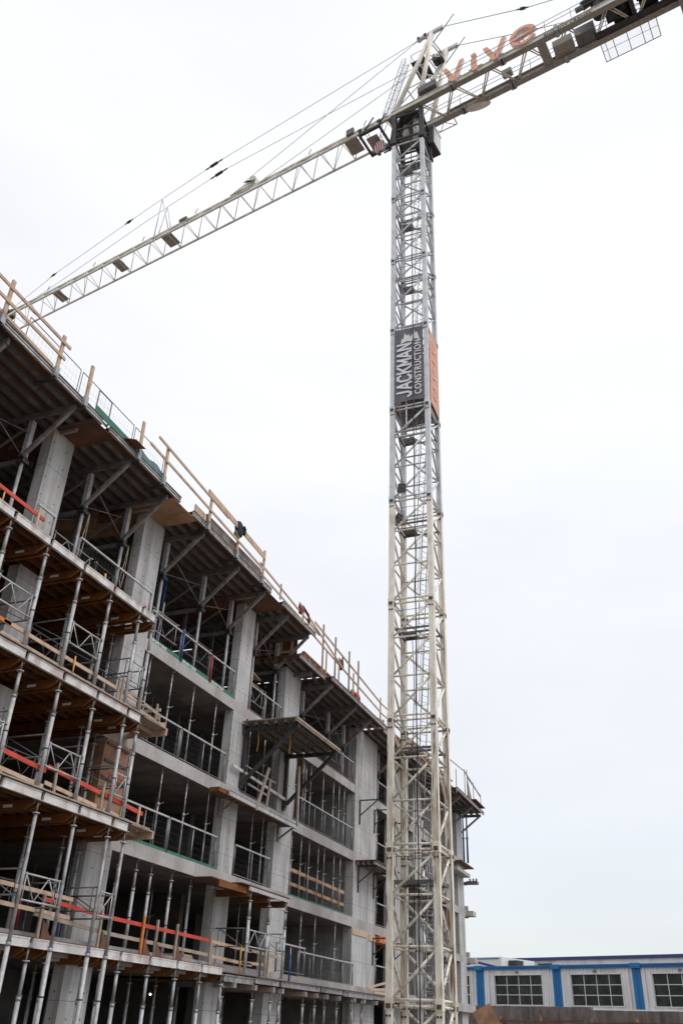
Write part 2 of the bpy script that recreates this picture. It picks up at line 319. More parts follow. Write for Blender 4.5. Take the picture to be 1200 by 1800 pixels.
for u_ in (-1.1, 1.9, 12.2, 14.8, 24.3, 26.6): part('downpipe', wbox(u_-.06, u_+.06, .11, .23, ZB, ZE), TRIM, wh)
for u_ in (6.9, 19.4, 31.5): part('wall_lamp', wbox(u_-.18, u_+.18, .11, .35, ZW1+.16, ZW1+.4), GREYST, wh)
part('base_trim', wbox(5.5, 60, -.05, .14, ZB-.25, ZB), TRIM, wh)
part('eave_fascia', wbox(-25, 60, -.1, .35, ZE, ZE+.42), BLUEM, wh)
part('gutter', wbox(-25, 60, .35, .5, ZE+.30, ZE+.47), BLUEM, wh)
part('rear_wall', wbox(-25, 60, -14, -.42, -1.5, ZE-.1), WALLM, wh)
part('roof', wbox(-25.2, 60.2, -14, 0, ZE+.43, ZE+.5), GREYST, wh)
for u0 in (-0.45, 12.75, 24.85): part('eave_cap', wbox(u0-.05, u0+1.45, .36, .53, ZE-.05, ZE+.55), BLUEM, wh)
b2 = thing('rear_building', 'long pale metal building with dark blue roof edge behind the warehouse', 'building', wp(WO, 40, -30, GZ))
def wpart(n, m, *a, p=b2): part(n, wbox(*a), m, p)
wpart('wall', WALLM, -14.6, 90, -45, -30, -1.5, 12.0); wpart('roof_edge', NAVY, -14.9, 90.4, -45.2, -29.6, 12.0, 12.5); wpart('infill_panel', JIBD, -14.3, -9.8, -29.98, -29.9, 9, 11.9)
wpart('roof_unit', DARK, -8.3, -5.6, -29.9, -29.3, 11.0, 11.5); wpart('roof_unit', TRIM, -5.4, -3.8, -29.9, -29.3, 11.1, 11.5)
b3 = thing('end_shed', 'small white shed roof with dark sloping brace seen past the concrete frame', 'shed', wp(WO, -4, -16, GZ))
wpart('wall', TRIM, -24, -6.9, -26, -16, 0, 11.6, p=b3); wpart('roof_edge', BLUEM, -18, -7.4, -15.98, -15.9, 11.3, 11.45, p=b3); wpart('flue', DARK, -6.8, -5.2, -20, -18, 8, 11.2, p=b3)
part('sloping_brace', MB().beam(wp(WO, -11, -13, 10.9), wp(WO, -2.5, -12.5, 9.2), .3, .35), NAVY, b3)
def pole_wire(a, b, r=.02): return MB().tube(a, b, r, 5)
solo('overhead_wire', pole_wire(wp(WO, -20, 6, 8.15), wp(WO, 60, 6, 8.25)), CABLE, 'thin dark overhead wire running along the warehouse windows', 'wire')

# ------------------------------------------------------------------ concrete frame
TOPS = [-1.3, 1.73, 4.70, 7.68, 10.93]; SOF = [None, 1.35, 4.28, 7.25, 10.52]
bl = thing('concrete_building', 'unfinished concrete building with open storeys behind the shoring posts', 'building', (-22, 37, GZ))
YE = 66.6
part('slab', B(-33, XF, 4, YE, GZ, TOPS[0]), CONC_SLAB, bl)
part('slab', B(-33, -15.55, 4, YE, SOF[1], TOPS[1]+.07), CONC_SLAB, bl)
for k in (2, 3, 4):
    part('slab', B(-33, -20.6, 4, 20.9, SOF[k], TOPS[k]), CONC_SLAB, bl)
    y = 20.9
    for ye in (27.2, 34.6, 42.4, 50.5, 58.6, YE):                    # pour joints show in the edge
        part('slab', B(-33, XF+(.006 if ye in (34.6, 50.5) else 0), y+.006, ye, SOF[k], TOPS[k]), CONC_SLAB, bl); y = ye
cols = {'A': (16.0, 16.95), 'B': (21.1, 22.3), 'C': (28.7, 29.8), 'D': (33.2, 34.85)}
def col(y0, y1, z0, z1, m=CONC, x=XF, d=.36, n='column'):
    part(n, B(x-d, x+.004, y0, y1, z0, z1), m, bl)
for s_ in range(5):
    z0 = TOPS[s_]+(.07 if s_ == 1 else 0); z1 = SOF[s_+1] if s_ < 4 else None
    for k, (a, b) in cols.items():
        t = z1 if z1 else (15.10 if k != 'D' else 13.98)
        col(a, b, z0, t)
    zt = z1 if z1 else 13.98
    # thick blade wall with a cross wall running into the building
    if s_ == 0:
        col(42.5, 44.1, z0, zt); col(44.3, 45.9, z0, zt)
    else: col(42.5, 45.9, z0, zt, d=.45, n='wall')
    part('cross_wall', B(-24, XF-.46, 42.55, 42.95, z0, zt), CROSS, bl)
    part('cross_wall', B(-24.0, XF-.46, 45.5, 45.85, z0, zt), CONC_DK, bl)
    for a, b in ((48.8, 50.4), (52.9, 54.6), (57.0, 58.4), (61.2, 62.6), (63.7, 65.4)): col(a, b, z0, zt if s_ < 4 else 14.0, d=.5)
    # core and party walls added to keep the bays dark, rows of inner columns
    part('added_core_wall', B(-25, -24.6, 4, 66, z0, zt), CONC_DK, bl); part('floor_shade_sheet', B(-33, XF-.55, 4, YE-.1, z0-(0 if s_ != 1 else 0), z0+.004), FLOOR, bl)  # thin dark floor sheet paints in the shade of the deep bays
    if s_ < 4: part('soffit_shade_sheet', B(-33, XF-.02, 20.95, YE-.02, z1-.004, z1), SOFF, bl)  # thin brown sheet below the slab, with interior shade in its colour
    part('added_party_wall', B(-24.6, -18.4, 12.2, 12.5, z0, zt), CONC_DK, bl)
    part('added_party_wall', B(-24.6, -18.6, 31.2, 31.5, z0, zt), CONC_DK, bl)
    part('added_party_wall', B(-24.6, -18.5, 59.6, 59.9, z0, zt), CONC_DK, bl)
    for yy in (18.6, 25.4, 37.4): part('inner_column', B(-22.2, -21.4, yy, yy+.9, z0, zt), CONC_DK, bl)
part('rear_wall', B(-33.3, -33.0, 4, YE, GZ, 15.1), CONC_DK, bl); part('near_wall', B(-33, -17, 3.6, 3.98, GZ, 15.1), CONC_DK, bl)  # rear wall is added to stop light leaking in from behind
# stub ends of slab and corbels at the far corner
for k in (2, 3): part('corbel', B(XF, XF+.55, 65.6, 66.55, SOF[k]+.06, TOPS[k]-.05), CONC, bl)
part('edge_curb', B(XF-.5, XF, YE-.3, YE, TOPS[3], TOPS[3]+.35), CONC, bl)
part('edge_curb', B(XF-.5, XF, YE-.3, YE, TOPS[2], TOPS[2]+.35), CONC, bl)
# plywood column shutter at the second column
sh = thing('column_shutter', 'brown plywood shutter with red print wrapped round a concrete column', 'formwork', (-15.7, 21.6, TOPS[2]))
part('side_board', B(XF-.5, XF+.05, 21.02, 21.06, TOPS[2]+.05, SOF[3]-.15), SHUT, sh)
part('front_board', B(XF+.02, XF+.045, 21.07, 22.3, TOPS[2]+.05, SOF[3]-.02), SHUT, sh)
for k in range(5): part('waler', B(XF+.05, XF+.09, 21.1, 22.28, TOPS[2]+.35+k*.5, TOPS[2]+.42+k*.5), DARK, sh)
for y in (22.34, 22.46): part('stud', B(XF-.05, XF+.05, y, y+.09, TOPS[2], SOF[3]-.05), WOOD_G, sh)

# text helper (built-in font turned into a mesh)
def text_mesh(txt, size, depth=.005, bold=0.0, sx=1.0, spacing=1.0):
    cu = bpy.data.curves.new('text', 'FONT'); cu.body = txt; cu.size = size; cu.extrude = depth; cu.offset = bold; cu.space_character = spacing
    cu.resolution_u = 3
    ob = bpy.data.objects.new('text', cu); C.objects.link(ob)
    dg = bpy.context.evaluated_depsgraph_get(); dg.update(); ev = ob.evaluated_get(dg); me = bpy.data.meshes.new_from_object(ev)
    bpy.data.objects.remove(ob); bpy.data.curves.remove(cu)
    mb = MB(); mb.add([(v.co.x*sx, v.co.y, v.co.z) for v in me.vertices], [tuple(p.vertices) for p in me.polygons]); bpy.data.meshes.remove(me); return mb
def place(mb, M):
    mb.v = [tuple(M @ Vector(p)) for p in mb.v]; return mb
def basis(o, x, y, z): return Matrix(((x[0], y[0], z[0], o[0]), (x[1], y[1], z[1], o[1]), (x[2], y[2], z[2], o[2]), (0, 0, 0, 1)))
for k, z in enumerate((7.0, 6.2, 5.6, 5.15)):
    for j in range(2):
        part('red_print', place(text_mesh('FORM', .17, .001, .004), basis((XF+.047, 21.22+.5*j, z-.03*j), (0, 1, 0), (0, 0, 1), (1, 0, 0))), RED, sh)

# ------------------------------------------------------------------ balcony formwork decks at the near end
def edge_deck(name, label, z, x0, heads, y0, planks=False, xin=-20.6, ext=None):
    d = thing('formwork_deck', label, 'formwork deck', (x0-1, heads[-1], z))
    y1 = heads[-1]+.08
    part('plywood_sheet', B(xin, x0-.005, y0, y1, z+.205, z+.225), PLY, d)
    ys = [y0]+list(heads)
    for a, b in zip(ys, ys[1:]): part('edge_beam', MB().box(x0-.06, x0, a+.07, b-.05, z, z+.17).box(x0-.07, x0+.012, a+.07, b-.05, z+.17, z+.2).box(x0-.07, x0+.012, a+.07, b-.05, z-.012, z), ALU_W, d)
    for h in heads:
        for dy in (-.11, .09):
            o = MB(); P_ = [(xin, z-.005), (xin, z-.22), (x0-.36, z-.22), (x0-.1, z-.08), (x0-.1, z-.005)]
            o.add([(x, h+dy-.03, zz) for x, zz in P_]+[(x, h+dy+.03, zz) for x, zz in P_], [(0, 1, 2, 3, 4), (9, 8, 7, 6, 5)]+[(k, (k+1) % 5, (k+1) % 5+5, k+5) for k in range(5)])
            b_ = part('main_joist', o, JOIST, d)
            if dy < 0: part('sticker', B(x0-1.0, x0-.72, h+dy-.034, h+dy-.0305, z-.16, z-.09), WHITE, b_)
    k = 0; x = x0-.32
    while x > xin+.1:
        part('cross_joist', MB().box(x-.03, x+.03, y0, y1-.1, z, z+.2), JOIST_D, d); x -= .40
    yy = y1-.5
    while yy > y0:
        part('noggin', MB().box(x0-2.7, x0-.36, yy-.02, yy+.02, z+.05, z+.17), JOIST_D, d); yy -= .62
    if planks:
        part('top_plank', B(x0-.34, x0+.06, y0, y1+(.9 if ext else 0), z+.226, z+.262), WOOD_G, d)
        part('top_plank', B(x0-.72, x0-.38, y0, y1+(.9 if ext else 0), z+.226, z+.258), WOOD_G, d)
    if ext:
        for q, (a, b) in enumerate(((-.30, .05), (-.62, -.32), (-.94, -.64), (-1.26, -.96))): part('extension_plank', B(x0+a, x0+b, y1, ext-.02*q, z+.19, z+.225), WOOD_G, d)
        part('end_ledger', MB().beam((x0+.05, ext-.06, z+.10), (XF, ext-.06, z+.10), .06, .18), WOOD, d)
        part('bearer', MB().beam((x0-.45, y1-1.2, z+.12), (x0-.45, ext, z+.12), .05, .13), WOOD_G, d)
    return d
H4 = [12.55, 14.05, 15.50, 16.97, 18.42, 19.92, 20.67]
H3 = [11.07, 12.57, 14.08, 15.58, 17.07, 18.56, 20.04, 20.73]
H2 = [12.7, 14.2, 15.72, 17.21, 18.70, 20.19, 20.96]
H1 = [14.0, 15.5, 17.0, 18.66, 19.41, 20.95, 21.73, 22.48, 23.99, 25.54, 27.06, 28.49]
XB = -14.43
edge_deck('d4', 'uppermost formwork deck with white edge beam and orange joists near the camera', 10.60, XB, H4, 8)
edge_deck('d3', 'middle formwork deck with brown planks along its white edge and overhanging timber end', 7.47, XB, H3, 8, True, ext=22.15)
edge_deck('d2', 'lower formwork deck with planked edge below the plywood wrapped column', 4.49, XB, H2, 8, True, ext=22.2)
d1 = edge_deck('d1', 'lowest long formwork deck with grey aluminium edge over the ground floor posts', 1.44, -15.08, H1, 8, False, xin=-15.9)
# the lowest deck goes on towards the crane with heavy aluminium beams
dl = thing('formwork_deck', 'ragged edge deck of aluminium beams between lowest planked deck and crane mast', 'formwork deck', (-15.3, 37, 1.3))
for a, b in ((28.6, 30.8), (30.95, 32.95), (33.15, 37.0), (37.2, 39.6), (39.75, 43.6), (43.7, 46.2), (46.3, 52)):
    t = random.uniform(-.03, .03)
    part('edge_beam', MB().box(-15.14, -15.06, a, b, 1.30+t, 1.48+t).box(-15.17, -15.03, a, b, 1.46+t, 1.50+t).box(-15.17, -15.03, a, b, 1.29+t, 1.315+t), GALV, dl)
for y in (29.3, 30.9, 32.4, 33.2, 35.4, 36.6, 37.7, 39.1, 41.0, 42.3, 44.0):
    part('cross_beam', MB().box(-17.5, -14.98, y-.08, y+.08, 1.10, 1.26), (GALV if int(y*10) % 3 else WOOD_G), dl)
part('plywood_edge', B(-15.5, -15.0, 28.5, 52, 1.505, 1.53), PLY, dl)
part('plywood_sheet', B(-20, -15.2, 28.5, 52, 1.27, 1.29), PLY, dl)

# shoring posts ------------------------------------------------------
_posts = {}
def shoring_post(x, y, z0, z1, label, group, r=.055, two=False):
    h = round(z1-z0, 2); key = (h, r, two)
    if key in _posts: return dup(_posts[key], (x, y, z0), label, group)
    t = thing('shoring_post', label, 'shoring post', (x, y, z0), group); P_ = lambda z: (x, y, z0+z)
    hj = h*.66 if not two else h*.5
    part('base_plate', MB().cbox(P_(.01), (.2, .2, .02)), GALV, t)
    part('outer_tube', MB().tube(P_(.02), P_(hj), r, 10), ALU, t)
    part('inner_tube', MB().tube(P_(hj), P_(h-.30), r*.84, 10), GALV, t)
    part('collar', MB().tube(P_(hj-.05), P_(hj+.03), r*1.15, 10), GALV, t)
    part('wedge_clip', MB().cbox(P_(hj+.05), (r*2.9, .02, .025)), GALV, t)
    part('jack_nut', MB().tube(P_(h-.315), P_(h-.29), r*1.6, 8), ALU, t)
    part('screw_jack', MB().tube(P_(h-.29), P_(h-.02), r*.42, 8), STRUT, t)
    part('head_plate', MB().cbox(P_(h-.01), (.16, .16, .02)).cbox(P_(h+.04), (.02, .17, .1)), GALV, t)
    for f in (.34,):
        part('ring', MB().tube(P_(h*f), P_(h*f+.03), r*1.16, 10), DARK, t)
    _posts[key] = t; return t
def frame_y(x, y0, y1, z, label, group=None, h=.56, flip=False, m=ALU):
    t = thing('brace_frame', label, 'brace frame', (x, (y0+y1)/2, z), group); a, b = y0+.07, y1-.07
    part('rail', MB().tube((x, a, z), (x, b, z), .022, 6), m, t); part('rail', MB().tube((x, a, z+h), (x, b, z+h), .022, 6), m, t)
    for y in (a+.05, b-.05): part('upright', MB().tube((x, y, z-.05), (x, y, z+h+.03), .015, 6), m, t)
    n = 3 if y1-y0 > 1.2 else 1
    pts = [(a+.05, z+(h if flip else 0))]
    for k in range(1, n+1): pts.append((a+.05+(b-a-.1)*k/n, z+(h if (k % 2) != flip else 0)))
    for p, q in zip(pts, pts[1:]): part('diagonal', MB().tube((x, p[0], p[1]), (x, q[0], q[1]), .014, 6), m, t)
    for y in (a, b):
        for zz in (z, z+h): part('clamp', MB().cbox((x, y, zz), (.11, .06, .05)), GALV, t)
    return t
def frame_x(x0, x1, y, z, label, group=None, h=.56, m=GREYST):
    t = thing('brace_frame', label, 'brace frame', ((x0+x1)/2, y, z), group)
    part('rail', MB().tube((x0, y, z), (x1, y, z), .022, 6), m, t); part('rail', MB().tube((x0, y, z+h), (x1, y, z+h), .022, 6), m, t)
    part('upright', MB().tube((x1-.12, y, z), (x1-.12, y, z+h), .015, 6), m, t); part('upright', MB().tube((x0+.12, y, z), (x0+.12, y, z+h), .015, 6), m, t)
    part('diagonal', MB().tube((x1-.12, y, z), (x0+.12, y, z+h), .014, 6), m, t)
    return t
XP, XQ = -14.52, -15.95
for nm, heads, z0, z1 in (('uppermost', H4, 7.75, 10.62), ('middle', H3, 4.77, 7.48)):
    n = len(heads)
    for i, y in enumerate(heads):
        o = ORD[n-i]
        shoring_post(XP, y, z0, z1, f'{o} outer shoring post from the crane side under the {nm} balcony deck', f'outer shoring posts under the {nm} deck')
        shoring_post(XQ, y+.04, z0-.03, z1-.22, f'{o} inner shoring post from the crane side, set back under the {nm} deck', f'inner shoring posts under the {nm} deck', r=.047)
        frame_x(XQ+.05, XP-.05, y, z0+(.86 if i % 2 else .74), f'dark cross frame tying the {o} outer post back under the {nm} deck', f'cross frames under the {nm} deck')
n = len(H2)
for i, y in enumerate(H2):
    o = ORD[n-i]
    shoring_post(XP, y, GZ, 4.50, f'{o} tall shoring post from the crane side running past the lowest deck', 'tall outer shoring posts', two=True)
    shoring_post(XQ, y+.04, TOPS[1]+.07, 4.28, f'{o} inner post from the crane side standing on the first floor slab', 'inner first floor posts', r=.047)
    frame_x(XQ+.05, XP-.05, y, 2.30+(.1 if i % 2 else 0), f'dark cross frame tying the {o} tall post back to the first floor', 'first floor cross frames')
for nm, prs, z in (('uppermost', ((14.05, 15.5), (16.97, 18.42), (19.92, 20.67)), 8.53), ('middle', ((14.08, 15.58), (17.07, 18.56), (20.04, 20.73)), 5.31), ('lower', ((14.2, 15.72), (17.21, 18.70), (20.19, 20.96)), 2.31)):
    for q, (a, b) in enumerate(prs):
        frame_y(XP, a, b, z, f"{('first', 'second', 'narrow last')[q]} silver brace frame with diagonals between outer posts below the {nm} deck", f'silver brace frames below the {nm} deck', flip=bool(q % 2))
        frame_y(XQ, a, b, z+.05, f"{('first', 'second', 'narrow last')[q]} brace frame on inner posts set back below the {nm} deck", f'inner brace frames below the {nm} deck', flip=not bool(q % 2), m=GREYST)
ny = len(H1)
for i, y in enumerate(H1):
    shoring_post(-15.12, y, GZ, 1.45, f'{ORD[ny-i]} ground floor post from the crane side under the lowest deck edge', 'ground floor edge posts', r=.057)
    if i > 2: shoring_post(-16.9, y+.35, TOPS[0], 1.34, f'{ORD[ny-i]} ground floor post from the crane side in the row behind the deck edge', 'ground floor inner posts', r=.05)
Y1b = [28.6, 30.9, 32.4, 33.15, 35.4, 36.6, 37.65, 39.05, 40.9, 42.2, 46.6, 48.3]
for i, y in enumerate(Y1b):
    shoring_post(-15.12, y, GZ, 1.11, f'{ORD[i+1]} plain ground floor post beyond the planked deck, counting towards the crane', 'ground floor posts by the crane', r=.057)
    if i % 2 == 0: shoring_post(-17.3, y+.5, TOPS[0], 1.08, f'{ORD[i//2+1]} set back ground floor post beyond the planked deck, counting towards the crane', 'set back ground floor posts by the crane', r=.05)
for i, (x, y, z) in enumerate(((-18.6, 24.0, .86), (-18.6, 29.9, .86))):
    t = thing('work_light', ('small lit bulb glowing in the dark ground floor between the posts', 'small lit bulb glowing in dark ground floor beyond the third concrete column')[i], 'light bulb', (x, y, z))
    part('bulb', MB().sphere((x, y, z), .035), BULB, t); part('flex', MB().tube((x, y, z+.04), (x, y, 1.34), .008, 5), CABLE, t)

# ------------------------------------------------------------------ timber guard rails on the near decks
def rail(t, name, p, q, m=WOOD, w=.04, h=.095): return part(name, MB().beam(p, q, w, h), m, t)
def gpost(t, x, y, z0, z1, m=WOOD_G, s=.07, lean=0.0):
    return part('post', MB().beam((x, y, z0), (x+lean*.3, y-lean, z1), s*.6, s, (0, 1, 0)), m, t)
XR = -14.62
t = thing('guard_rail', 'red top plank and pale lower plank railing on uppermost formwork deck', 'guard rail', (XR, 13, 10.83))
rail(t, 'top_rail', (XR, 9, 11.30), (XR, 15.25, 11.25), RED, h=.10); rail(t, 'lower_rail', (XR, 9, 10.95), (XR, 15.3, 10.80+.1)); gpost(t, XR+.05, 14.95, 10.83, 11.47, WOOD); gpost(t, XR, 12.2, 10.83, 11.4); part('post', MB().tube((XR, 13.7, 10.83), (XR, 13.7, 11.2), .02, 6), YEL, t)
t = thing('guard_rail', 'pale two plank railing with yellow upright along middle formwork deck', 'guard rail', (XR, 17.5, 7.73))
rail(t, 'top_rail', (XR, 14.75, 8.18), (XR, 21.0, 8.12)); rail(t, 'lower_rail', (XR, 14.75, 7.86), (XR, 20.9, 7.72+.07))
part('post', MB().tube((XR+.06, 17.52, 7.73), (XR+.06, 17.5, 8.30), .022, 6), YEL, t); gpost(t, XR-.05, 15.7, 7.73, 8.4); gpost(t, XR+.05, 19.6, 7.73, 8.42); gpost(t, XR+.1, 19.7, 7.73, 8.5)
rail(t, 'top_rail', (XR, 9, 8.2), (XR, 15.0, 8.17), ORG)
t = thing('guard_rail', 'weathered plank railing round the overhanging timber end of the middle deck', 'guard rail', (XR, 21.7, 7.69))
gpost(t, XR, 21.75, 7.69, 8.38); rail(t, 'top_rail', (XR, 20.2, 8.22), (XR, 22.0, 8.07), WOOD_G); rail(t, 'lower_rail', (XR, 20.2, 7.95), (XR, 22.0, 7.82), WOOD_G)
rail(t, 'end_rail', (XR+.1, 21.8, 8.2), (XF, 21.8, 8.2)); rail(t, 'end_rail', (XR+.1, 21.8, 7.95), (XF, 21.8, 7.95)); part('toe_block', MB().beam((XR-.1, 21.95, 7.78), (XR+.15, 22.1, 7.78), .05, .2), WOOD, t)
t = thing('guard_rail', 'bright red plank railing over pale planks on the lower formwork deck', 'guard rail', (XR, 18.5, 4.75))
rail(t, 'top_rail', (XR, 15.6, 5.32), (XR, 17.35, 5.24), RED, h=.11); rail(t, 'top_rail', (XR, 17.4, 5.36), (XR, 19.65, 5.24), RED, h=.11); rail(t, 'top_rail', (XR, 19.9, 5.24), (XR, 21.8, 5.13), RED, h=.11)
rail(t, 'lower_rail', (XR, 15.6, 4.92), (XR, 17.35, 4.86)); rail(t, 'lower_rail', (XR, 17.4, 4.97), (XR, 19.6, 4.87)); rail(t, 'lower_rail', (XR, 19.9, 4.87), (XR, 21.9, 4.74)); gpost(t, XR+.05, 17.75, 4.75, 5.5, lean=.1); gpost(t, XR+.04, 19.75, 4.75, 5.5); gpost(t, XR+.02, 21.6, 4.6, 5.3, WOOD); rail(t, 'top_rail', (XR, 9, 5.4), (XR, 15.3, 5.3), RED)
XL = -15.2
def gusset(t, y, z=1.66): part('gusset', MB().prism([(0, 0), (.42, 0), (0, .42)], .04, basis((XL+.06, y+.04, z), (0, 1, 0), (0, 0, 1), (1, 0, 0))), PLY, t)
t = thing('guard_rail', 'long orange red plank railing with grey lower plank along the lowest deck', 'guard rail', (XL, 23, 1.66))
rail(t, 'top_rail', (XL, 18.9, 2.54), (XL, 21.95, 2.42), RED, h=.1); rail(t, 'top_rail', (XL, 21.9, 2.43), (XL, 27.75, 2.37), RED, h=.1); rail(t, 'lower_rail', (XL, 18.7, 2.18), (XL, 21.8, 2.04), WOOD_G); rail(t, 'lower_rail', (XL, 21.8, 2.04), (XL, 27.7, 1.95), WOOD_G)
for y, m in ((18.9, WOOD_G), (21.4, WOOD_G), (23.5, ORG), (24.25, WOOD_G), (25.4, WOOD_G), (27.6, WOOD_G)): gpost(t, XL+.06, y, 1.5, 2.63, m, .085)
for y in (18.95, 21.45, 23.55, 24.2, 25.4): gusset(t, y)
t = thing('guard_rail', 'pale double plank railing on lowest deck left of the red one', 'guard rail', (XL, 17, 1.66))
rail(t, 'top_rail', (XL, 9, 2.8), (XL, 20.1, 2.66)); rail(t, 'lower_rail', (XL, 9, 2.42), (XL, 20.1, 2.23))
t = thing('guard_rail', 'pale two plank railing on lowest deck in front of the third concrete column', 'guard rail', (XL, 30, 1.6))
rail(t, 'top_rail', (XL, 27.7, 2.36), (XL, 30.7, 2.30)); rail(t, 'top_rail', (XL, 30.5, 2.33), (XL, 33.0, 2.28), WOOD_G); rail(t, 'lower_rail', (XL, 27.8, 1.93), (XL, 30.8, 1.87)); rail(t, 'lower_rail', (XL, 30.0, 1.9), (XL, 32.7, 1.98), WOOD)
part('post', MB().tube((XL+.06, 29.8, 1.5), (XL+.06, 29.8, 2.42), .03, 8), YEL, t); part('post', MB().tube((XL+.06, 31.4, 1.45), (XL+.06, 31.4, 2.4), .03, 8), RUST, t); gpost(t, XL+.06, 32.05, 1.5, 2.6, WOOD, .1); gpost(t, XL-.1, 28.3, 1.6, 2.4, WOOD)
part('post', MB().tube((XL+.06, 34.0, 1.5), (XL+.06, 34.05, 2.46), .035, 8), BLUEP, t)
t = thing('guard_rail', 'fallen pale planks resting at the edge in front of the wide concrete wall', 'guard rail', (-15.1, 44, 1.55))
rail(t, 'top_rail', (-15.1, 42.9, 1.75), (-14.9, 48.5, 2.5)); rail(t, 'lower_rail', (-15.1, 43.2, 1.7), (-14.9, 48.5, 1.95)); rail(t, 'toe_plank', (-15.0, 43.6, 1.6), (-15.0, 49, 1.58))

# ------------------------------------------------------------------ roof formwork tables
def table(label, y0, y1, zj, trusses, x0=-14.4, xin=-32.95, dz=1.5, legx=-16.1, edge=True, floor=10.93, strut=True):
    t = thing('formwork_table', label, 'formwork table', (legx, (y0+y1)/2, floor))
    part('plywood_deck', B(xin, x0+.0, y0, y1, zj+.165, zj+.185), PLY, t)
    if edge:
        eb = part('edge_beam', MB().box(x0-.05, x0, y0, y1, zj, zj+.16), GALV, t); part('edge_lip', MB().box(x0+.001, x0+.03, y0, y1, zj+.005, zj+.03).box(x0+.001, x0+.03, y0, y1, zj+.115, zj+.135), ALU_W, eb); part('deck_edge', MB().box(x0-.06, x0+.035, y0, y1, zj+.187, zj+.21), GREYST, t)
    x = x0-.42; k = 0
    while x > -20.5:
        a = y0+random.uniform(0, .25); b = y1-random.uniform(0, .25)
        part('joist', MB().box(x-.055, x+.055, a, b, zj+.02, zj+.163).box(x-.085, x+.085, a, b, zj, zj+.02), GREYST, t); x -= .44
    for y in trusses:
        part('cross_beam', MB().box(-20.5, x0-.16, y-.045, y+.045, zj-.19, zj-.003), GREYST, t)
        if strut:
            part('strut', MB().beam((x0-.2, y, zj-.10), (legx, y, zj-dz-.02), .10, .12), STRUT, t)
            part('upper_leg', MB().beam((legx, y+.10, zj-dz-.05), (legx, y+.10, zj-.19), .15, .15), ALU, t)
            part('lower_chord', MB().beam((-20.5, y+.1, zj-dz-.08), (legx+.08, y+.1, zj-dz-.08), .10, .14), GREYST, t)
            part('jack_leg', MB().tube((legx, y+.1, floor), (legx, y+.1, zj-dz-.1), .055, 10), ALU, t)
            part('clamp', MB().cbox((legx, y+.1, zj-dz-.12), (.26, .26, .10)).cbox((legx+.05, y+.02, zj-dz-.02), (.18, .22, .08)), DARK, t)
            part('jack_sleeve', MB().tube((legx, y+.1, floor), (legx, y+.1, floor+.35), .062, 10), REDP, t)
            for xx in (-18.2, -20.3):
                part('upper_leg', MB().beam((xx, y+.1, zj-dz-.05), (xx, y+.1, zj-.19), .12, .12), GREYST, t)
                part('jack_leg', MB().tube((xx, y+.1, floor), (xx, y+.1, zj-dz-.1), .05, 8), GREYST, t)
            part('web_diagonal', MB().beam((legx, y+.1, zj-.25), (-18.2, y+.1, zj-dz), .06, .06), GREYST, t)
    if strut:
        for a, b in zip(trusses, trusses[1:]):
            if b-a > 1.5 and b-a < 3.6:
                part('brace_rod', MB().tube((legx, a+.1, zj-.3), (legx, b+.1, zj-dz), .017, 6), STRUT, t)
                part('brace_rod', MB().tube((legx-1.9, b+.1, zj-.3), (legx-1.9, a+.1, zj-dz), .017, 6), STRUT, t)
                part('tie_rod', MB().tube((legx, a+.1, zj-dz+.1), (legx, b+.1, zj-.6), .014, 6), STRUT, t)
    return t
table('roof formwork table nearest the camera over the first concrete column', 6.5, 16.35, 15.15, [9.6, 12.4, 15.3])
table('roof formwork table between the first and second concrete columns', 16.75, 20.95, 15.15, [18.2, 20.4])
table('roof formwork table between second and third concrete columns under the dark toe boards', 21.85, 28.3, 15.15, [22.95, 25.75, 28.05])
table('roof formwork table just beyond the third concrete column', 29.5, 33.05, 15.15, [30.4, 32.65])
table('short lower formwork table with timber edge form on top above the fourth column', 32.3, 35.2, 13.95, [34.0], x0=-14.75, strut=False)
table('low roof formwork table between the fourth column and the wide concrete wall', 35.3, 43.2, 13.93, [35.75, 39.0, 41.2], dz=1.4)
table('low roof formwork table over the wide wall beside the crane mast', 43.5, 49.3, 13.93, [46.8, 48.6], dz=1.4, x0=-14.6)
table('roof formwork table seen through the crane mast lattice', 49.6, 57.5, 13.95, [51.4, 55.2], dz=1.4, x0=-14.6)
table('last roof formwork table beyond the crane at the far building corner', 57.9, 66.0, 14.2, [59.4, 62.8, 65.6], dz=1.4, x0=-14.2)
for nm, y0, y1, z in (('first', 16.3, 16.80, 15.13), ('second', 20.9, 21.9, 15.13), ('third', 28.25, 29.55, 15.13)):
    t = thing('plywood_infill', f'reddish plywood infill closing the roof formwork over the {nm} concrete column', 'plywood', (-16, (y0+y1)/2, z))
    part('sheet', B(-32.9, -14.45, y0-.3, y1+.3, z, z+.018), PLY_L if nm == 'second' else PLY, t)
    part('drop_board', B(-17.4, XF-.4, y0-.32, y0-.30, z-.5, z), PLY, t); part('drop_board', B(-17.4, XF-.4, y1+.30, y1+.32, z-.5, z), PLY, t)
    part('bearer', B(-17, -15.2, y0-.1, y0-.02, z-.12, z-.002), WOOD_G, t)
t = thing('timber_edge_form', 'row of brown timber edge forms with studs on the lower roof formwork', 'edge form', (-15, 36, 14.15))
part('form_board', B(-15.10, -15.06, 33.2, 43.0, 14.14, 14.62), PLY_L, t); part('sole_plate', B(-15.06, -14.9, 33.2, 43.0, 14.14, 14.19), WOOD, t); part('cap_rail', B(-15.06, -14.96, 33.2, 43.0, 14.58, 14.63), WOOD, t)
for k in range(16): part('stud', MB().beam((-14.93, 33.3+k*.62, 14.19), (-15.04, 33.3+k*.62, 14.58), .06, .08, (0, 1, 0)), WOOD if k % 3 else ORG, t)
t = thing('step_form', 'brown timber bulkhead with studs where the high roof formwork steps down', 'formwork', (-16, 33.2, 13.95))
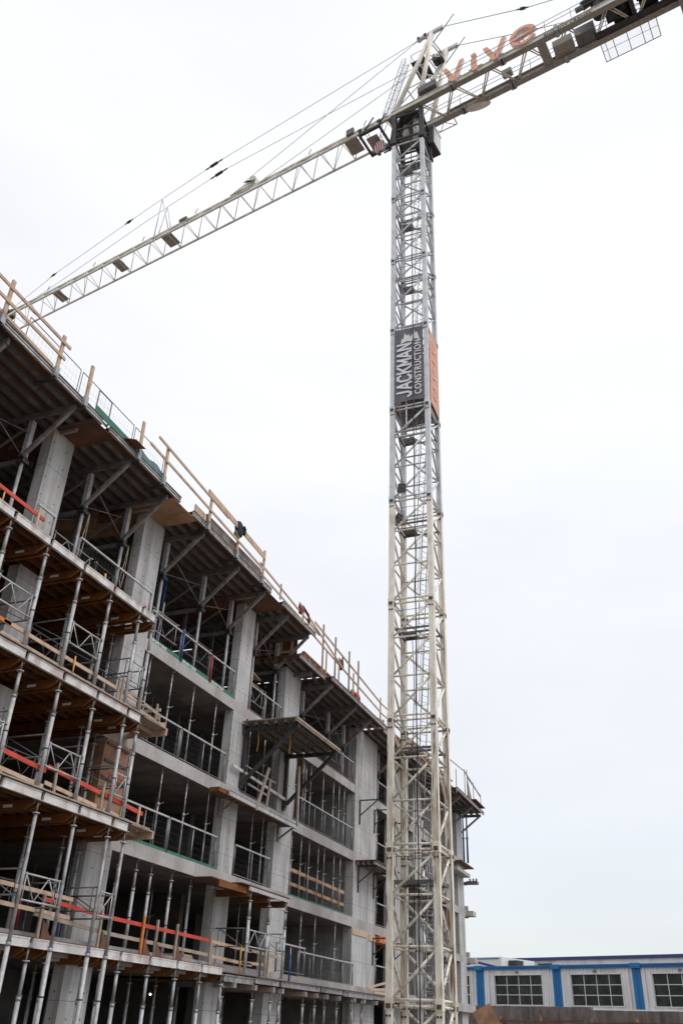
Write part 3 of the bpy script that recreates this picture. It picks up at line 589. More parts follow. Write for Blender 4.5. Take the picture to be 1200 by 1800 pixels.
part('board', B(-32.9, -15.3, 33.10, 33.14, 14.1, 15.3), PLY, t)
for k in range(7): part('stud', B(-15.5-.55*k-.09, -15.5-.55*k, 32.98, 33.10, 14.1, 15.1), PLY_L, t)
part('waler', B(-20, -15.3, 32.9, 32.98, 14.5, 14.6), WOOD, t)
t = thing('timber_edge_form', 'timber edge form boxes on the roof formwork right beside the crane mast', 'edge form', (-15, 46, 14.1))
part('form_board', B(-15.2, -15.15, 43.4, 49.2, 14.12, 14.75), ORG, t)
for k in range(7): part('stud', MB().cbox((-15.0, 43.6+k*.85, 14.4), (.28, .09, .5)), PLY_L, t)
part('cap_rail', B(-15.15, -14.9, 43.4, 49.2, 14.66, 14.72), WOOD, t)
t = thing('timber_edge_form', 'tall timber wall form with braces on the far roof end beyond the crane', 'edge form', (-15, 58, 14.2))
part('form_board', B(-15.4, -15.35, 50, 60.5, 14.2, 15.5), PLY, t); part('form_board', B(-15.3, -15.25, 57.5, 62.5, 14.4, 15.2), PLY_L, t)
for k in range(14): part('stud', MB().cbox((-15.28, 50.2+k*.75, 14.85), (.12, .09, 1.25)), PLY_L, t)
for z in (14.5, 15.0, 15.4): part('waler', B(-15.22, -15.14, 50, 60.5, z, z+.1), WOOD, t)
part('corner_gusset', MB().prism([(0, 0), (1.3, 0), (0, 1.3)], .04, basis((-14.4, 61.8, 14.45), (0, 1, 0), (0, 0, 1), (1, 0, 0))), FORM, t)
part('plywood_flap', B(-14.9, -14.0, 62.6, 65.6, 14.6, 14.65), PLY, t)

# roof guard rails
def roofpost(t, y, z0=15.08, z1=16.55, x=-14.32):
    part('post', MB().beam((x, y, z0+.1), (x+random.uniform(-.02, .02), y-.02, z1), .06, .11, (0, 1, 0)), WOOD, t)
    part('socket', MB().beam((x+.0, y, z0), (x, y, z0+.34), .10, .15, (0, 1, 0)), GALV, t)
    part('socket_arm', MB().beam((x-.7, y+.02, z0-.05), (x+.05, y+.02, z0-.05), .08, .07), DARK, t)
t = thing('timber_guard_rail', 'pale timber roof guard rail with tall posts nearest the camera', 'guard rail', (-14.35, 12, 15.15))
for y in (9.4, 11.8, 14.0, 15.36): roofpost(t, y)
rail(t, 'top_rail', (-14.26, 6, 16.2), (-14.26, 14.25, 16.28), h=.095); rail(t, 'mid_rail', (-14.26, 6, 15.78), (-14.26, 14.15, 15.80), h=.095); rail(t, 'toe_board', (-14.28, 7, 15.5), (-14.4, 13.9, 15.42), h=.1)
part('rope', MB().path([(-14.22, 15.3, 16.15), (-14.2, 15.18, 15.8), (-14.22, 15.22, 15.62), (-14.2, 15.3, 15.75), (-14.23, 15.36, 15.9)], .014, 5), ROPE, t)
t = thing('timber_guard_rail', 'pale timber roof guard rail over dark toe boards with a wide top plank', 'guard rail', (-14.35, 23.5, 15.15))
for y in (18.2, 19.7, 22.78, 25.0, 27.25): roofpost(t, y)
rail(t, 'top_rail', (-14.26, 19.0, 16.52), (-14.26, 24.0, 15.98+.28), h=.095); rail(t, 'mid_rail', (-14.26, 18.6, 16.0), (-14.26, 27.1, 15.52+.15), h=.09)
rail(t, 'wide_plank', (-14.25, 22.4, 16.45), (-14.25, 27.2, 16.22), h=.23)
part('toe_board', B(-14.42, -14.38, 22.7, 25.0, 15.37, 15.72), FORM, t); part('toe_board', B(-14.42, -14.38, 25.05, 27.2, 15.37, 15.70), FORM, t); part('toe_board', B(-14.44, -14.40, 21.9, 22.65, 15.37, 15.66), WOOD, t)
t = thing('timber_guard_rail', 'long pale double rail with thin posts on far half of the roof edge', 'guard rail', (-14.4, 36, 14.5))
rail(t, 'top_rail', (-14.4, 27.1, 15.95), (-14.4, 33.5, 15.45), h=.09); rail(t, 'top_rail', (-14.4, 32.9, 15.85), (-14.4, 42.3, 15.12), h=.10); rail(t, 'mid_rail', (-14.4, 27.2, 15.55), (-14.4, 31.8, 15.3), h=.08); rail(t, 'mid_rail', (-14.4, 33.0, 15.15), (-14.4, 42.3, 14.62), h=.09)
rail(t, 'diagonal_rail', (-14.36, 31.0, 15.95), (-14.36, 36.4, 14.95), h=.1); rail(t, 'top_rail', (-14.4, 42.2, 15.12), (-14.4, 50, 15.3), h=.07); rail(t, 'mid_rail', (-14.4, 42.2, 14.6), (-14.4, 50, 14.75), h=.07)
for y, a, b in ((29.2, 15.3, 16.0), (31.6, 15.3, 15.95), (32.2, 15.3, 15.9), (34.5, 14.0, 15.05), (36.1, 14.1, 15.35), (38.1, 14.1, 15.3), (42.3, 14.1, 15.42)): gpost(t, -14.42, y, a, b, WOOD, .085)
for i, (y, a) in enumerate(((34.0, 13.8), (35.55, 14.1), (37.42, 14.1), (38.75, 13.95))):
    solo('standing_pole', MB().beam((-14.4, y, a), (-14.4, y-.05, 16.16), .06, .085, (0, 1, 0)), WOOD_G, f'{ORD[i+1]} tall bare wooden pole above the far roof rail, counting towards the crane', 'pole', 'tall bare poles on the roof edge')
t = thing('timber_guard_rail', 'thin rail and posts on the far roof corner beyond the crane mast', 'guard rail', (-14.3, 62, 14.5))
for y, a, b in ((55.8, 14.0, 16.1), (57.9, 14.0, 15.6), (60.4, 14.5, 16.2), (61.1, 14.5, 16.35), (63.0, 14.6, 15.9), (65.3, 14.6, 15.5)): gpost(t, -14.25, y, a, b, WOOD_G, .07)
rail(t, 'top_rail', (-14.25, 55.8, 15.8), (-14.25, 61, 16.1), GALV, h=.06); part('sloping_rail', MB().beam((-14.25, 60.2, 16.1), (-14.25, 65.3, 15.4), .06, .09), GALV, t); rail(t, 'mid_rail', (-14.25, 61, 15.8), (-14.25, 65.3, 15.5), GALV, h=.05)
# mesh fence panels behind the timber posts on the roof
def mesh_panel(t, p, q, h, z, m=WIRE, step=.15, r=.0022, fr=.017):
    p = Vector(p); q = Vector(q); d = q-p; Ld = d.length; d.normalize(); U = Vector((0, 0, 1))
    P0 = Vector((p.x, p.y, z)); P1 = Vector((q.x, q.y, z+(q.z-p.z)))
    f = MB()
    for a, b in ((P0, P0+U*h), (P1, P1+U*h), (P0+U*h, P1+U*h), (P0+U*.05, P1+U*.05)): f.tube(a, b, fr, 6)
    part('panel_frame', f, m, t)
    wmb = MB(); n = int(Ld/step)
    for k in range(1, n): a = P0+d*(Ld*k/n); wmb.tube(a, a+U*h, r, 3, cap=False)
    for k in range(1, int(h/(step*1.4))): wmb.tube(P0+U*(k*step*1.4), P1+U*(k*step*1.4), r, 3, cap=False)
    part('wire_infill', wmb, m, t, kind='stuff')
for i, (a, b) in enumerate(((12.9, 15.2), (15.3, 18.05), (16.1, 16.75), (18.15, 19.9))):
    nm = ('wire mesh fence panel beside the first two tall roof posts', 'long wire mesh fence panel on roof above the green edge board', 'narrow dark framed gate panel in roof mesh fence', 'wire mesh fence panel ending at the grey blue roof membrane')[i]
    t = thing('mesh_fence', nm, 'mesh fence', (-14.6, (a+b)/2, 15.36)); mesh_panel(t, (-14.6+(.05 if i == 2 else 0), a, 0), (-14.6+(.05 if i == 2 else 0), b, 0), 1.02 if i != 2 else .95, 15.36, fr=.014 if i != 2 else .022, m=GREYST)
solo('green_edge_board', MB().beam((-14.43, 15.95, 15.50), (-14.43, 17.95, 15.47), .02, .24), GREEN, 'bright green edge board on the roof under the mesh fence', 'edge board')
random.seed(5)
mb = MB(); pts = [(-14.40, 18.1+.25*k, 15.38) for k in range(8)]
for k in range(7):
    a, b = pts[k], pts[k+1]; h0 = .22+.06*math.sin(k*1.7); h1 = .22+.06*math.sin((k+1)*1.7); mb.add([a, b, (b[0], b[1], b[2]+h1), (a[0], a[1], a[2]+h0), (a[0]-.05, a[1], a[2]), (b[0]-.05, b[1], b[2]), (b[0]-.05, b[1], b[2]+h1), (a[0]-.05, a[1], a[2]+h0)], [(0, 1, 2, 3), (7, 6, 5, 4), (2, 6, 7, 3)])
solo('membrane_strip', mb, TEAL, 'grey blue membrane folded over the roof edge between timber posts', 'membrane')
solo('plywood_offcut', MB().add([(-14.55, 17.35, 15.42), (-14.05, 17.6, 15.38), (-14.1, 18.2, 15.44), (-14.6, 18.05, 15.46), (-14.55, 17.35, 15.44), (-14.05, 17.6, 15.40), (-14.1, 18.2, 15.46), (-14.6, 18.05, 15.48)], [(3, 2, 1, 0), (4, 5, 6, 7), (0, 1, 5, 4), (1, 2, 6, 5), (2, 3, 7, 6), (3, 0, 4, 7)]), PLY, 'brown plywood offcut poking over the roof edge beside a timber post', 'plywood offcut')
mb = MB()
for k in range(6): mb.box(-14.5, -14.34, 15.2-.35*k, 15.2-.35*k+.30, 15.365, 15.41+.03*(k % 2))
# ------------------------------------------------------------------ clothes and workers on the roof
jk = thing('jacket', 'black jacket with olive lining draped over the wide roof plank', 'jacket', (-14.27, 25.0, 16.1))
def drape(x, y, z, wy, h, th, seed, m, parent, name):
    random.seed(seed); bmh = MB(); n, mrow = 7, 7; vs = []
    for s_ in (1, -1):
        for j in range(mrow):
            for k in range(n):
                u = k/(n-1)-.5; v = j/(mrow-1)
                vs.append((x+s_*th*(.55+.45*math.sin(v*2.6)+random.uniform(-.12, .12)), y+wy*u*(1-.25*v+.1*math.sin(5*v)), z-h*v+.08*math.cos(u*3)*(1-v)+random.uniform(-.015, .015)))
    fs = []
    for s_ in range(2):
        o = s_*n*mrow
        for j in range(mrow-1):
            for k in range(n-1): fs.append((o+j*n+k, o+j*n+k+1, o+(j+1)*n+k+1, o+(j+1)*n+k))
    o = n*mrow
    for k in range(n-1): fs.append((k, k+1, o+k+1, o+k)); b0 = (mrow-1)*n; fs.append((b0+k, b0+k+1, o+b0+k+1, o+b0+k))
    for j in range(mrow-1):
        for k in (0, n-1): fs.append((j*n+k, (j+1)*n+k, o+(j+1)*n+k, o+j*n+k))
    bmh.add(vs, fs, True); return part(name, bmh, m, parent)
drape(-14.28, 24.92, 16.52, .48, .52, .075, 4, JACKET, jk, 'shell'); drape(-14.3, 24.82, 16.08, .30, .26, .06, 6, OLIVE, jk, 'lining')
part('sleeve', MB().path([(-14.2, 25.12, 16.5), (-14.17, 25.2, 16.35), (-14.2, 25.18, 16.15)], .055, 8), JACKET, jk)
t = thing('harness', 'maroon cloth hanging over the far roof rail at the table corner', 'cloth', (-14.4, 31.6, 15.6)); drape(-14.38, 31.2, 15.93, .28, .42, .05, 8, MAROON, t, 'front_fold'); part('strap', MB().path([(-14.35, 31.35, 15.95), (-14.3, 31.9, 15.75), (-14.32, 32.1, 15.45)], .05, 6), MAROON, t)
t = thing('harness', 'maroon safety harness hung on the rail between two bare poles', 'harness', (-14.5, 36.5, 15.0)); drape(-14.5, 36.5, 15.35, .35, .45, .06, 9, MAROON, t, 'webbing'); part('strap', MB().path([(-14.5, 36.7, 15.6), (-14.48, 36.75, 15.3), (-14.5, 36.9, 15.0)], .035, 6), MAROON, t)

def person(label, loc, joints, radii, edges_, clothes, helmet, face):
    t = thing('person', label, 'person', loc)
    me = bpy.data.meshes.new('body'); me.from_pydata([Vector(j) for j in joints], edges_, [])
    ob = bpy.data.objects.new('body', me); C.objects.link(ob)
    md = ob.modifiers.new('skin', 'SKIN'); ob.modifiers.new('sub', 'SUBSURF').levels = 1
    for v, r in zip(me.skin_vertices[0].data, radii): v.radius = (r, r)
    me.skin_vertices[0].data[0].use_root = True
    dg = bpy.context.evaluated_depsgraph_get(); dg.update(); m2 = bpy.data.meshes.new_from_object(ob.evaluated_get(dg)); bpy.data.objects.remove(ob)
    m2.materials.clear(); m2.materials.append(clothes)
    for p in m2.polygons: p.use_smooth = True
    o = bpy.data.objects.new('body', m2); C.objects.link(o); o.parent = t
    L_ = Vector(loc); h = Vector(helmet); fdir = Vector(face).normalized()
    mb = MB().sphere(L_+h, .105, 12, 8, (.85, .95, 1.15)); mb.sphere(L_+h+fdir*.105+Vector((0, 0, -.01)), .022, 6, 4)
    s_ = fdir.cross(Vector((0, 0, 1))).normalized()
    for q in (-1, 1): mb.sphere(L_+h+s_*(.09*q)+Vector((0, 0, -.01)), .026, 6, 4)
    part('head', mb, SKIN, t)
    part('helmet', MB().sphere(L_+h+Vector((0, 0, .055)), .135, 12, 6, (1, 1, .8)).cbox(L_+h+fdir*.12+Vector((0, 0, .045)), (.18, .18, .02)), HELM, t)
    return t
E_ = [(0, 1), (1, 2), (2, 3), (2, 4), (4, 5), (5, 6), (2, 7), (7, 8), (8, 9), (0, 10), (10, 11), (11, 12), (0, 13), (13, 14), (14, 15)]
RAD = [.15, .15, .15, .065, .075, .055, .045, .075, .055, .045, .10, .07, .05, .10, .07, .05]
# bent forward, hands near the deck, hips towards the crane
bend = [(0, 0, .80), (-.02, -.22, .92), (-.02, -.48, .88), (-.02, -.60, .84), (.17, -.48, .80), (.2, -.52, .52), (.16, -.6, .28), (-.21, -.48, .80), (-.24, -.52, .52), (-.2, -.6, .28), (.1, .02, .72), (.12, -.1, .42), (.12, .04, .05), (-.1, .02, .72), (-.12, -.16, .42), (-.12, -.02, .05)]
person('worker in orange hi-vis bending down behind the far roof rail', (-15.12, 40.6, 14.13), bend, RAD, E_, HIVIS, (-.02, -.72, .86), (0, -.8, -.5))
stand = [(0, 0, .92), (0, .01, 1.12), (0, .02, 1.36), (0, 0, 1.5), (.19, .02, 1.36), (.26, .0, 1.1), (.24, -.12, .9), (-.19, .02, 1.36), (-.26, 0, 1.1), (-.24, -.12, .9), (.1, 0, .84), (.11, .02, .46), (.11, .05, .05), (-.1, 0, .84), (-.11, .0, .46), (-.11, .03, .05)]
crouch = [(0, .05, .42), (0, -.02, .62), (0, -.1, .86), (0, -.14, 1.0), (.19, -.1, .86), (.26, -.25, .64), (.18, -.4, .5), (-.19, -.1, .86), (-.26, -.25, .64), (-.18, -.4, .5), (.11, 0, .36), (.16, -.36, .42), (.14, -.1, .05), (-.11, 0, .36), (-.16, -.36, .42), (-.14, -.1, .05)]
person('worker in dark clothes and grey helmet kneeling beside the crane mast on the roof', (-15.5, 46.0, 14.13), crouch, RAD, E_, JACKET, (0, -.16, 1.14), (.3, -.9, -.2))
person('worker in yellow hi-vis standing on the roof behind the crane mast', (-15.7, 54.0, 14.15), stand, RAD, E_, HIYEL, (0, -.02, 1.62), (.5, -.8, 0))

# ------------------------------------------------------------------ steel props in the open bays
_props = {}
def prop(x, y, z0, z1, label, group, r=.032, mats=(PROP, GALV), fork=True):
    h = round(z1-z0, 2); key = (h, r, mats[0].name)
    if key in _props: return dup(_props[key], (x, y, z0), label, group)
    t = thing('steel_prop', label, 'steel prop', (x, y, z0), group); P_ = lambda z: (x, y, z0+z)
    part('base_plate', MB().cbox(P_(.008), (.15, .15, .016)), GALV, t); part('outer_tube', MB().tube(P_(.016), P_(h*.55), r, 8), mats[1], t)
    part('inner_tube', MB().tube(P_(h*.55), P_(h-.016), r*.78, 8), mats[0], t); part('head_plate', MB().cbox(P_(h-.008), (.15, .15, .016)), GALV, t)
    c = part('collar', MB().tube(P_(h*.55-.06), P_(h*.55+.04), r*1.5, 8), GALV, t)
    if fork: part('pin', MB().path([P_(h*.55), (x+.09, y+.07, z0+h*.55+.02), (x+.10, y+.15, z0+h*.55+.08)], .009, 5), GALV, t)
    _props[key] = t; return t
def props(ys, z0, z1, where, x=-15.97, n0=1, anchor='camera', **kw):
    for i, y in enumerate(ys): prop(x+random.uniform(-.02, .02), y, z0, z1, f'{ORD[i+n0]} steel prop along the slab edge in the {where} bay', f'slab edge props in the {where} bay', **kw)
def props_in(ys, z0, z1, where, x=-18.0, **kw):
    for i, y in enumerate(ys): prop(x, y, z0, z1, f'{ORD[i+1]} steel prop in the row set back in the {where} bay', f'set back props in the {where} bay', **kw)
G3, G2, G1 = (TOPS[3], SOF[4]), (TOPS[2], SOF[3]), (TOPS[1]+.07, SOF[2])
props([22.95, 24.4, 25.95, 27.65], *G3, 'wide third floor'); props_in([24.2, 26.4, 28.4], *G3, 'wide third floor'); props_in([25.3, 27.6], *G3, 'deep third floor', x=-20.2)
props([22.6, 24.65, 26.3, 27.85], *G2, 'wide second floor'); props_in([23.6, 25.6, 27.6], *G2, 'wide second floor'); props_in([24.4, 26.8], *G2, 'deep second floor', x=-20.2)
for i, y in enumerate((23.0, 23.95, 24.8, 26.05, 27.3)): shoring_post(-15.98, y, *G1, f'{ORD[i+1]} thick silver post in the wide first floor bay past the second column', 'thick posts in the wide first floor bay', r=.05)
props_in([23.4, 25.3, 26.9, 28.2], *G1, 'wide first floor', r=.036); props_in([24.2, 26.2], *G1, 'deep first floor', x=-20, r=.036)
props([30.6, 32.0], *G3, 'narrow third floor'); props([31.5, 32.4], *G2, 'narrow second floor'); props_in([31.8, 33.0], *G1, 'narrow first floor', x=-17.0)
props([35.3, 36.16, 36.5, 36.98, 38.55, 39.84, 40.62, 41.35], *G3, 'third floor wall side'); props_in([37, 39.3, 41], *G3, 'third floor wall side')
props([35.35, 36.36, 37.28, 38.3, 39.07, 40.32, 41.16], *G2, 'second floor wall side'); props_in([36.2, 36.9, 38.6, 40.2], *G2, 'second floor wall side', x=-17.4)
props([36.8, 38.28, 40.7], *G1, 'first floor wall side', r=.036)
for nm, g_ in (('third', G3), ('second', G2), ('first', G1)):
    props([46.5, 48.2, 51.2, 52.1, 55.4, 56.3, 59.2, 60.3], *g_, f'{nm} floor beyond the crane', r=.04); props_in([47.4, 51.6, 56, 60], *g_, f'{nm} floor beyond the crane', r=.04)
for i, (y, z0, z1, lb) in enumerate(((24.9, 10.93, 14.95, 'blue steel prop standing in the top storey between second and third columns'), (36.9, 10.93, 13.75, 'blue steel prop standing in the top storey beyond the fourth column'))):
    prop(-17.2, y, z0, z1, lb, None, r=.07, mats=(BLUEP, BLUEP), fork=False)
for i, (x, y) in enumerate(((-15.92, 66.3), (-15.66, 66.4))): prop(x, y, 10.95, 14.15, f"{('nearer', 'farther')[i]} of two dark blue props under the far roof corner", None, r=.075, mats=(NAVY, NAVY), fork=False)
# top-storey shoring towers behind the table legs
for i, (a, b) in enumerate(((17.5, 19.5), (19.6, 20.8), (22.6, 24.9), (25.2, 27.4), (30.0, 32.2), (35.9, 38.6), (39.1, 41.2), (12.6, 15.2))):
    frame_y(-16.35, a, b, 11.75, f'{ORD[i+1]} grey lattice brace frame standing in the open top storey', 'top storey brace frames', h=.75, m=GREYST if i % 2 else ALU)
    frame_y(-17.9, a, b, 11.6, f'{ORD[i+1]} grey lattice brace frame deep in the open top storey', 'deep top storey brace frames', h=.9, flip=True, m=GREYST)
for i, (y, z) in enumerate(((18.45, 13.2), (20.65, 13.2), (23.2, 12.3), (31.6, 11.9))):
    solo('rope', MB().path([(-15.95, y, z+.35), (-15.9, y-.12, z-.3), (-15.92, y-.2, z-1.0), (-15.9, y-.1, z-1.25), (-15.93, y, z-.7), (-15.95, y+.02, z+.3)], .013, 5), ROPE, ('slack pale rope hanging from first table leg past the first column', 'slack pale rope hanging beside the second concrete column', 'looped rope hanging over the green lettered edge board', 'coiled rope hanging on a barrier above the steel platform')[i], 'rope')

# mesh barriers along the slab edges
def barrier(y0, y1, z, label, group=None, h=1.08, green=True, x=-15.84, posts=True, m=WIRE):
    t = thing('mesh_barrier', label, 'safety barrier', (x, (y0+y1)/2, z), group)
    mesh_panel(t, (x, y0, 0), (x, y1, 0), h, z+.02, m=m)
    part('top_rail', MB().beam((x, y0, z+h), (x, y1, z+h), .05, .05), ALU, t)
    n = max(2, int((y1-y0)/1.2)+1)
    for k in range(n): y = y0+(y1-y0)*k/(n-1); part('upright', MB().tube((x-.03, y, z), (x-.03, y, z+h), .022, 6), GALV, t)
    if green: part('toe_board', B(x+.012, x+.034, y0, y1, z+.0, z+(.15 if z > 9 else .09)), GREEN, t)
    return t
Z4, Z3, Z2, Z1 = TOPS[4], TOPS[3], TOPS[2], TOPS[1]+.07
pan = [(22.45, 24.45), (24.5, 26.6), (26.65, 28.55)]
for i, (a, b) in enumerate(pan):
    w_ = ('with green lettered toe board next to the second column', 'with green toe board between blue and red uprights', 'with green lettered toe board touching the third column')[i]
    t = barrier(a, b, Z4, 'top storey mesh barrier '+w_, 'top storey mesh barriers')
    tx = text_mesh('SAFE-T EDGE', .125, .002, .003, 1.0, 1.05)
    part('lettering', place(tx, basis((-15.84+.036, a+.34, Z4+.03), (0, 1, 0), (0, 0, 1), (1, 0, 0))), WHITE, t)
    lg = MB()
    for k in range(3): lg.box(-15.84+.036, -15.84+.039, a+.16, a+.30, Z4+.03+k*.036, Z4+.052+k*.036)
    part('emblem', lg, WHITE, t)
part('blue_upright', MB().tube((-15.78, 24.47, Z4-.02), (-15.78, 24.47, Z4+1.12), .035, 8), BLUEP, t); part('red_upright', MB().tube((-15.78, 26.62, Z4-.02), (-15.78, 26.62, Z4+1.05), .04, 8), REDP, t)
for i, (a, b) in enumerate(((15.2, 15.9), (17.1, 19.0), (19.05, 20.9))): barrier(a, b, 10.83, ('short mesh barrier left of first column on uppermost deck', 'mesh barrier on uppermost deck between its first and second columns', 'mesh barrier on uppermost deck ending at the second column')[i], 'uppermost deck barriers', green=False, x=-14.9, h=.95)
part('yellow_tube', MB().tube((-14.85, 18.45, 10.85), (-14.85, 18.4, 11.25), .03, 8), YEL, t); part('red_tube', MB().tube((-14.85, 20.6, 10.85), (-14.85, 20.6, 11.2), .03, 8), REDP, t)
barrier(30.0, 33.1, Z4, 'top storey mesh barrier between third and fourth columns above the steel platform', green=False); barrier(35.2, 38.6, Z4, 'top storey mesh barrier just past the fourth column', green=False); barrier(38.7, 42.2, Z4, 'top storey mesh barrier ending at the wide concrete wall', green=False)
for nm, z in (('third', Z3), ('second', Z2)):
    barrier(22.5, 25.2, z, f'{nm} floor mesh barrier past the second column', green=nm == 'second'); barrier(25.3, 28.5, z, f'{nm} floor mesh barrier ending at the third column', green=nm == 'second')
    barrier(30.0, 33.0, z, f'{nm} floor mesh barrier in narrow bay between third and fourth columns', green=False)
barrier(35.0, 42.3, Z3, 'long third floor mesh barrier between fourth column and wide wall', green=False)
barrier(33.1, 35.8, Z1, 'first floor mesh barrier beside the blue upright tube', green=False, x=-15.3, h=1.0); barrier(35.9, 42.3, Z1-.05, 'long first floor mesh barrier in front of the grey cross wall', green=False, x=-15.62, h=.95)
t = thing('timber_guard_rail', 'two orange brown planks across props in the second floor wall side bay', 'guard rail', (-16.1, 38, Z2)); 
rail(t, 'top_rail', (-16.08, 35, 5.80), (-16.08, 42.0, 5.72), PLY_L, h=.14); rail(t, 'lower_rail', (-16.08, 35, 5.25), (-16.08, 42.0, 5.18), PLY_L, h=.13); part('toe_strip', B(-15.9, -15.85, 35, 42.3, Z2, Z2+.08), GREEN, t)
for nm, z in (('top', Z4), ('third', Z3), ('second', Z2), ('first', Z1)):
    for i, (a, b) in enumerate(((46.2, 48.6), (50.6, 52.7), (54.8, 56.9), (58.6, 61.0))):
        barrier(a, b, z, f'{nm} floor mesh barrier in the {ORD[i+1]} bay beyond the wide wall', f'{nm} floor barriers beyond the wide wall', green=False)
# orange folding stand on the second floor
t = thing('folding_stand', 'orange folding wire stand on the second floor beside the end of red railing', 'stand', (-15.7, 22.9, Z2))
for k in range(4): part('leg_frame', MB().path([(-15.7, 22.62+k*.17, Z2), (-15.72, 22.55+k*.17, Z2+.5), (-15.72, 22.75+k*.17, Z2+.45), (-15.7, 22.85+k*.17, Z2)], .02, 5), ORG, t)
for i, (x, y, z, m_, lb) in enumerate(((-15.9, 19.0, Z1, REDP, 'thin red upright on the first floor edge at the near end'), (-15.9, 20.6, Z1, BLUEP, 'thin blue upright on first floor left of second column'))): solo('upright_tube', MB().tube((x, y, z), (x, y-.05, z+.95), .03, 8), m_, lb, 'upright')
t = thing('timber_stack', 'small stack of timber offcuts on the first floor beside third column', 'timber stack', (-16.6, 27.9, Z1))
for k in range(4): part('plank', B(-17.0, -16.1, 27.3+.03*k, 28.3-.05*k, Z1+.045*k, Z1+.045*k+.04), WOOD, t)
t = thing('timber_stack', 'planks stored across the top storey frames beyond the third column', 'timber stack', (-16.4, 31.3, 12.9))
for k in range(3): part('plank', MB().beam((-16.3-.16*k, 30.2, 13.0+.05*k), (-16.5-.16*k, 32.0, 12.95+.05*k), .14, .04), WOOD, t)

# ------------------------------------------------------------------ loading platform and edge platforms
t = thing('loading_platform', 'steel braced timber loading platform jutting out between the third and fourth columns', 'platform', (-14.6, 31.7, 10.2))
ZP = 10.18
for k in range(8): y0 = 29.5; part('deck_plank', B(-15.75+k*.29, -15.75+k*.29+.275, 29.45, 34.05, ZP+.10+.002*(k % 2), ZP+.135), WOOD_G, t)
for k in range(6): x = -15.6+k*.42; part('joist', MB().box(x-.05, x+.05, 29.5, 34.0, ZP-.06, ZP+.098).box(x-.09, x+.09, 29.5, 34.0, ZP-.06, ZP-.04), STRUT, t)
part('edge_beam', MB().box(-13.45, -13.39, 29.4, 34.1, ZP-.05, ZP+.13).box(-13.39, -13.36, 29.4, 34.1, ZP+.02, ZP+.06), WOOD_G, t)
for y in (29.75, 33.75):
    part('bearer', MB().beam((-15.75, y, ZP-.14), (-13.45, y, ZP-.14), .12, .15), DARK, t)
    part('wall_post', MB().beam((-15.70, y, ZP-.1), (-15.70, y, 7.9), .14, .14), DARK, t)
    part('raking_strut', MB().beam((-13.6, y, ZP-.2), (-15.62, y, 8.05), .12, .13), DARK, t)
    part('wall_plate', MB().cbox((-15.74, y, ZP-.15), (.1, .34, .4)).cbox((-15.74, y, 7.95), (.1, .2, .3)), DARK, t)
for k, (y, x) in enumerate(((30.0, -15.3), (30.6, -14.2), (33.6, -14.9))): part('tie_strap', MB().path([(x, y, ZP-.06), (x+.02, y+.04, ZP-.6), (x, y, ZP-.95)], .02, 5), YEL, t)
t = thing('edge_platform', 'narrow bracketed plank platform at third floor edge below the loading platform', 'platform', (-15.3, 30.8, 7.1))
part('edge_beam', MB().box(-15.06, -14.98, 27.6, 33.6, 7.0, 7.16).box(-15.1, -14.95, 27.6, 33.6, 7.16, 7.19), ALU, t); part('deck_plank', B(-15.45, -15.12, 27.5, 33.7, 7.17, 7.21), WOOD_G, t); part('deck_plank', B(-15.78, -15.47, 27.3, 33.7, 7.17, 7.205), PLY, t); part('timber_end', B(-15.5, -15.1, 27.0, 28.1, 7.02, 7.165), JOIST, t)
for y in (28.3, 33.4): part('bracket', MB().beam((-15.76, y, 7.1), (-15.0, y, 7.1), .06, .08).beam((-15.76, y, 6.5), (-15.76, y, 7.1), .06, .1).beam((-15.72, y, 6.6), (-15.05, y, 7.05), .05, .06), STRUT, t)
part('top_rail', MB().beam((-15.66, 28.8, 8.42), (-15.66, 34.0, 8.22), .05, .11), ALU_W, t); part('mid_rail', MB().beam((-15.66, 30.2, 8.05), (-15.66, 32, 8.0), .04, .08), GALV, t)
solo('leaning_timber', MB().beam((-15.0, 29.75, 6.95), (-14.8, 30.2, 8.6), .07, .12, (0, 1, 0)), WOOD_G, 'tilted timber leaning against the third floor edge platform, longer of two', 'timber')
solo('leaning_timber', MB().beam((-15.2, 31.0, 7.2), (-15.15, 31.1, 8.4), .06, .10, (0, 1, 0)), WOOD_G, 'shorter upright timber on the third floor edge platform', 'timber')
solo('leaning_timber', MB().beam((-14.55, 32.6, 6.9), (-14.5, 32.35, 9.2), .06, .12, (0, 1, 0)), WOOD_G, 'tall brown timber below the outer corner of the loading platform', 'timber')
# small shored deck between third and fourth columns at second floor level
t = thing('shored_deck', 'small orange timber deck on three posts between third and fourth columns', 'formwork deck', (-15, 30, 4.05))
part('edge_beam', B(-14.45, -14.39, 28.6, 31.95, 4.02, 4.14), ALU, t); part('plywood_sheet', B(-15.78, -14.38, 28.0, 32.0, 4.16, 4.19), PLY, t)
for y in (28.75, 30.3, 31.8): part('main_joist', MB().beam((-15.75, y, 3.95), (-14.5, y, 3.95), .08, .22), JOIST, t)
part('side_joist', MB().beam((-14.7, 26.9, 4.02), (-14.55, 28.7, 4.02), .06, .2), JOIST, t); part('lip', B(-15.8, -14.8, 26.6, 28.7, 4.15, 4.18), PLY, t)
for i, y in enumerate((28.85, 30.4, 31.85)): shoring_post(-14.47, y, 1.52, 4.02, f'{ORD[i+1]} of three silver posts under the small orange timber deck', 'posts under the small orange deck')
for i, (a, b) in enumerate(((28.85, 30.4), (30.4, 31.85))): frame_y(-14.47, a, b, 2.32, ('first', 'second')[i]+' brace frame joining posts under the small orange timber deck', h=.5)
frame_x(-15.7, -14.5, 28.85, 2.3, 'cross frame at the first post under the small orange deck'); frame_x(-15.7, -14.5, 31.85, 2.4, 'cross frame at last post under the small orange deck')
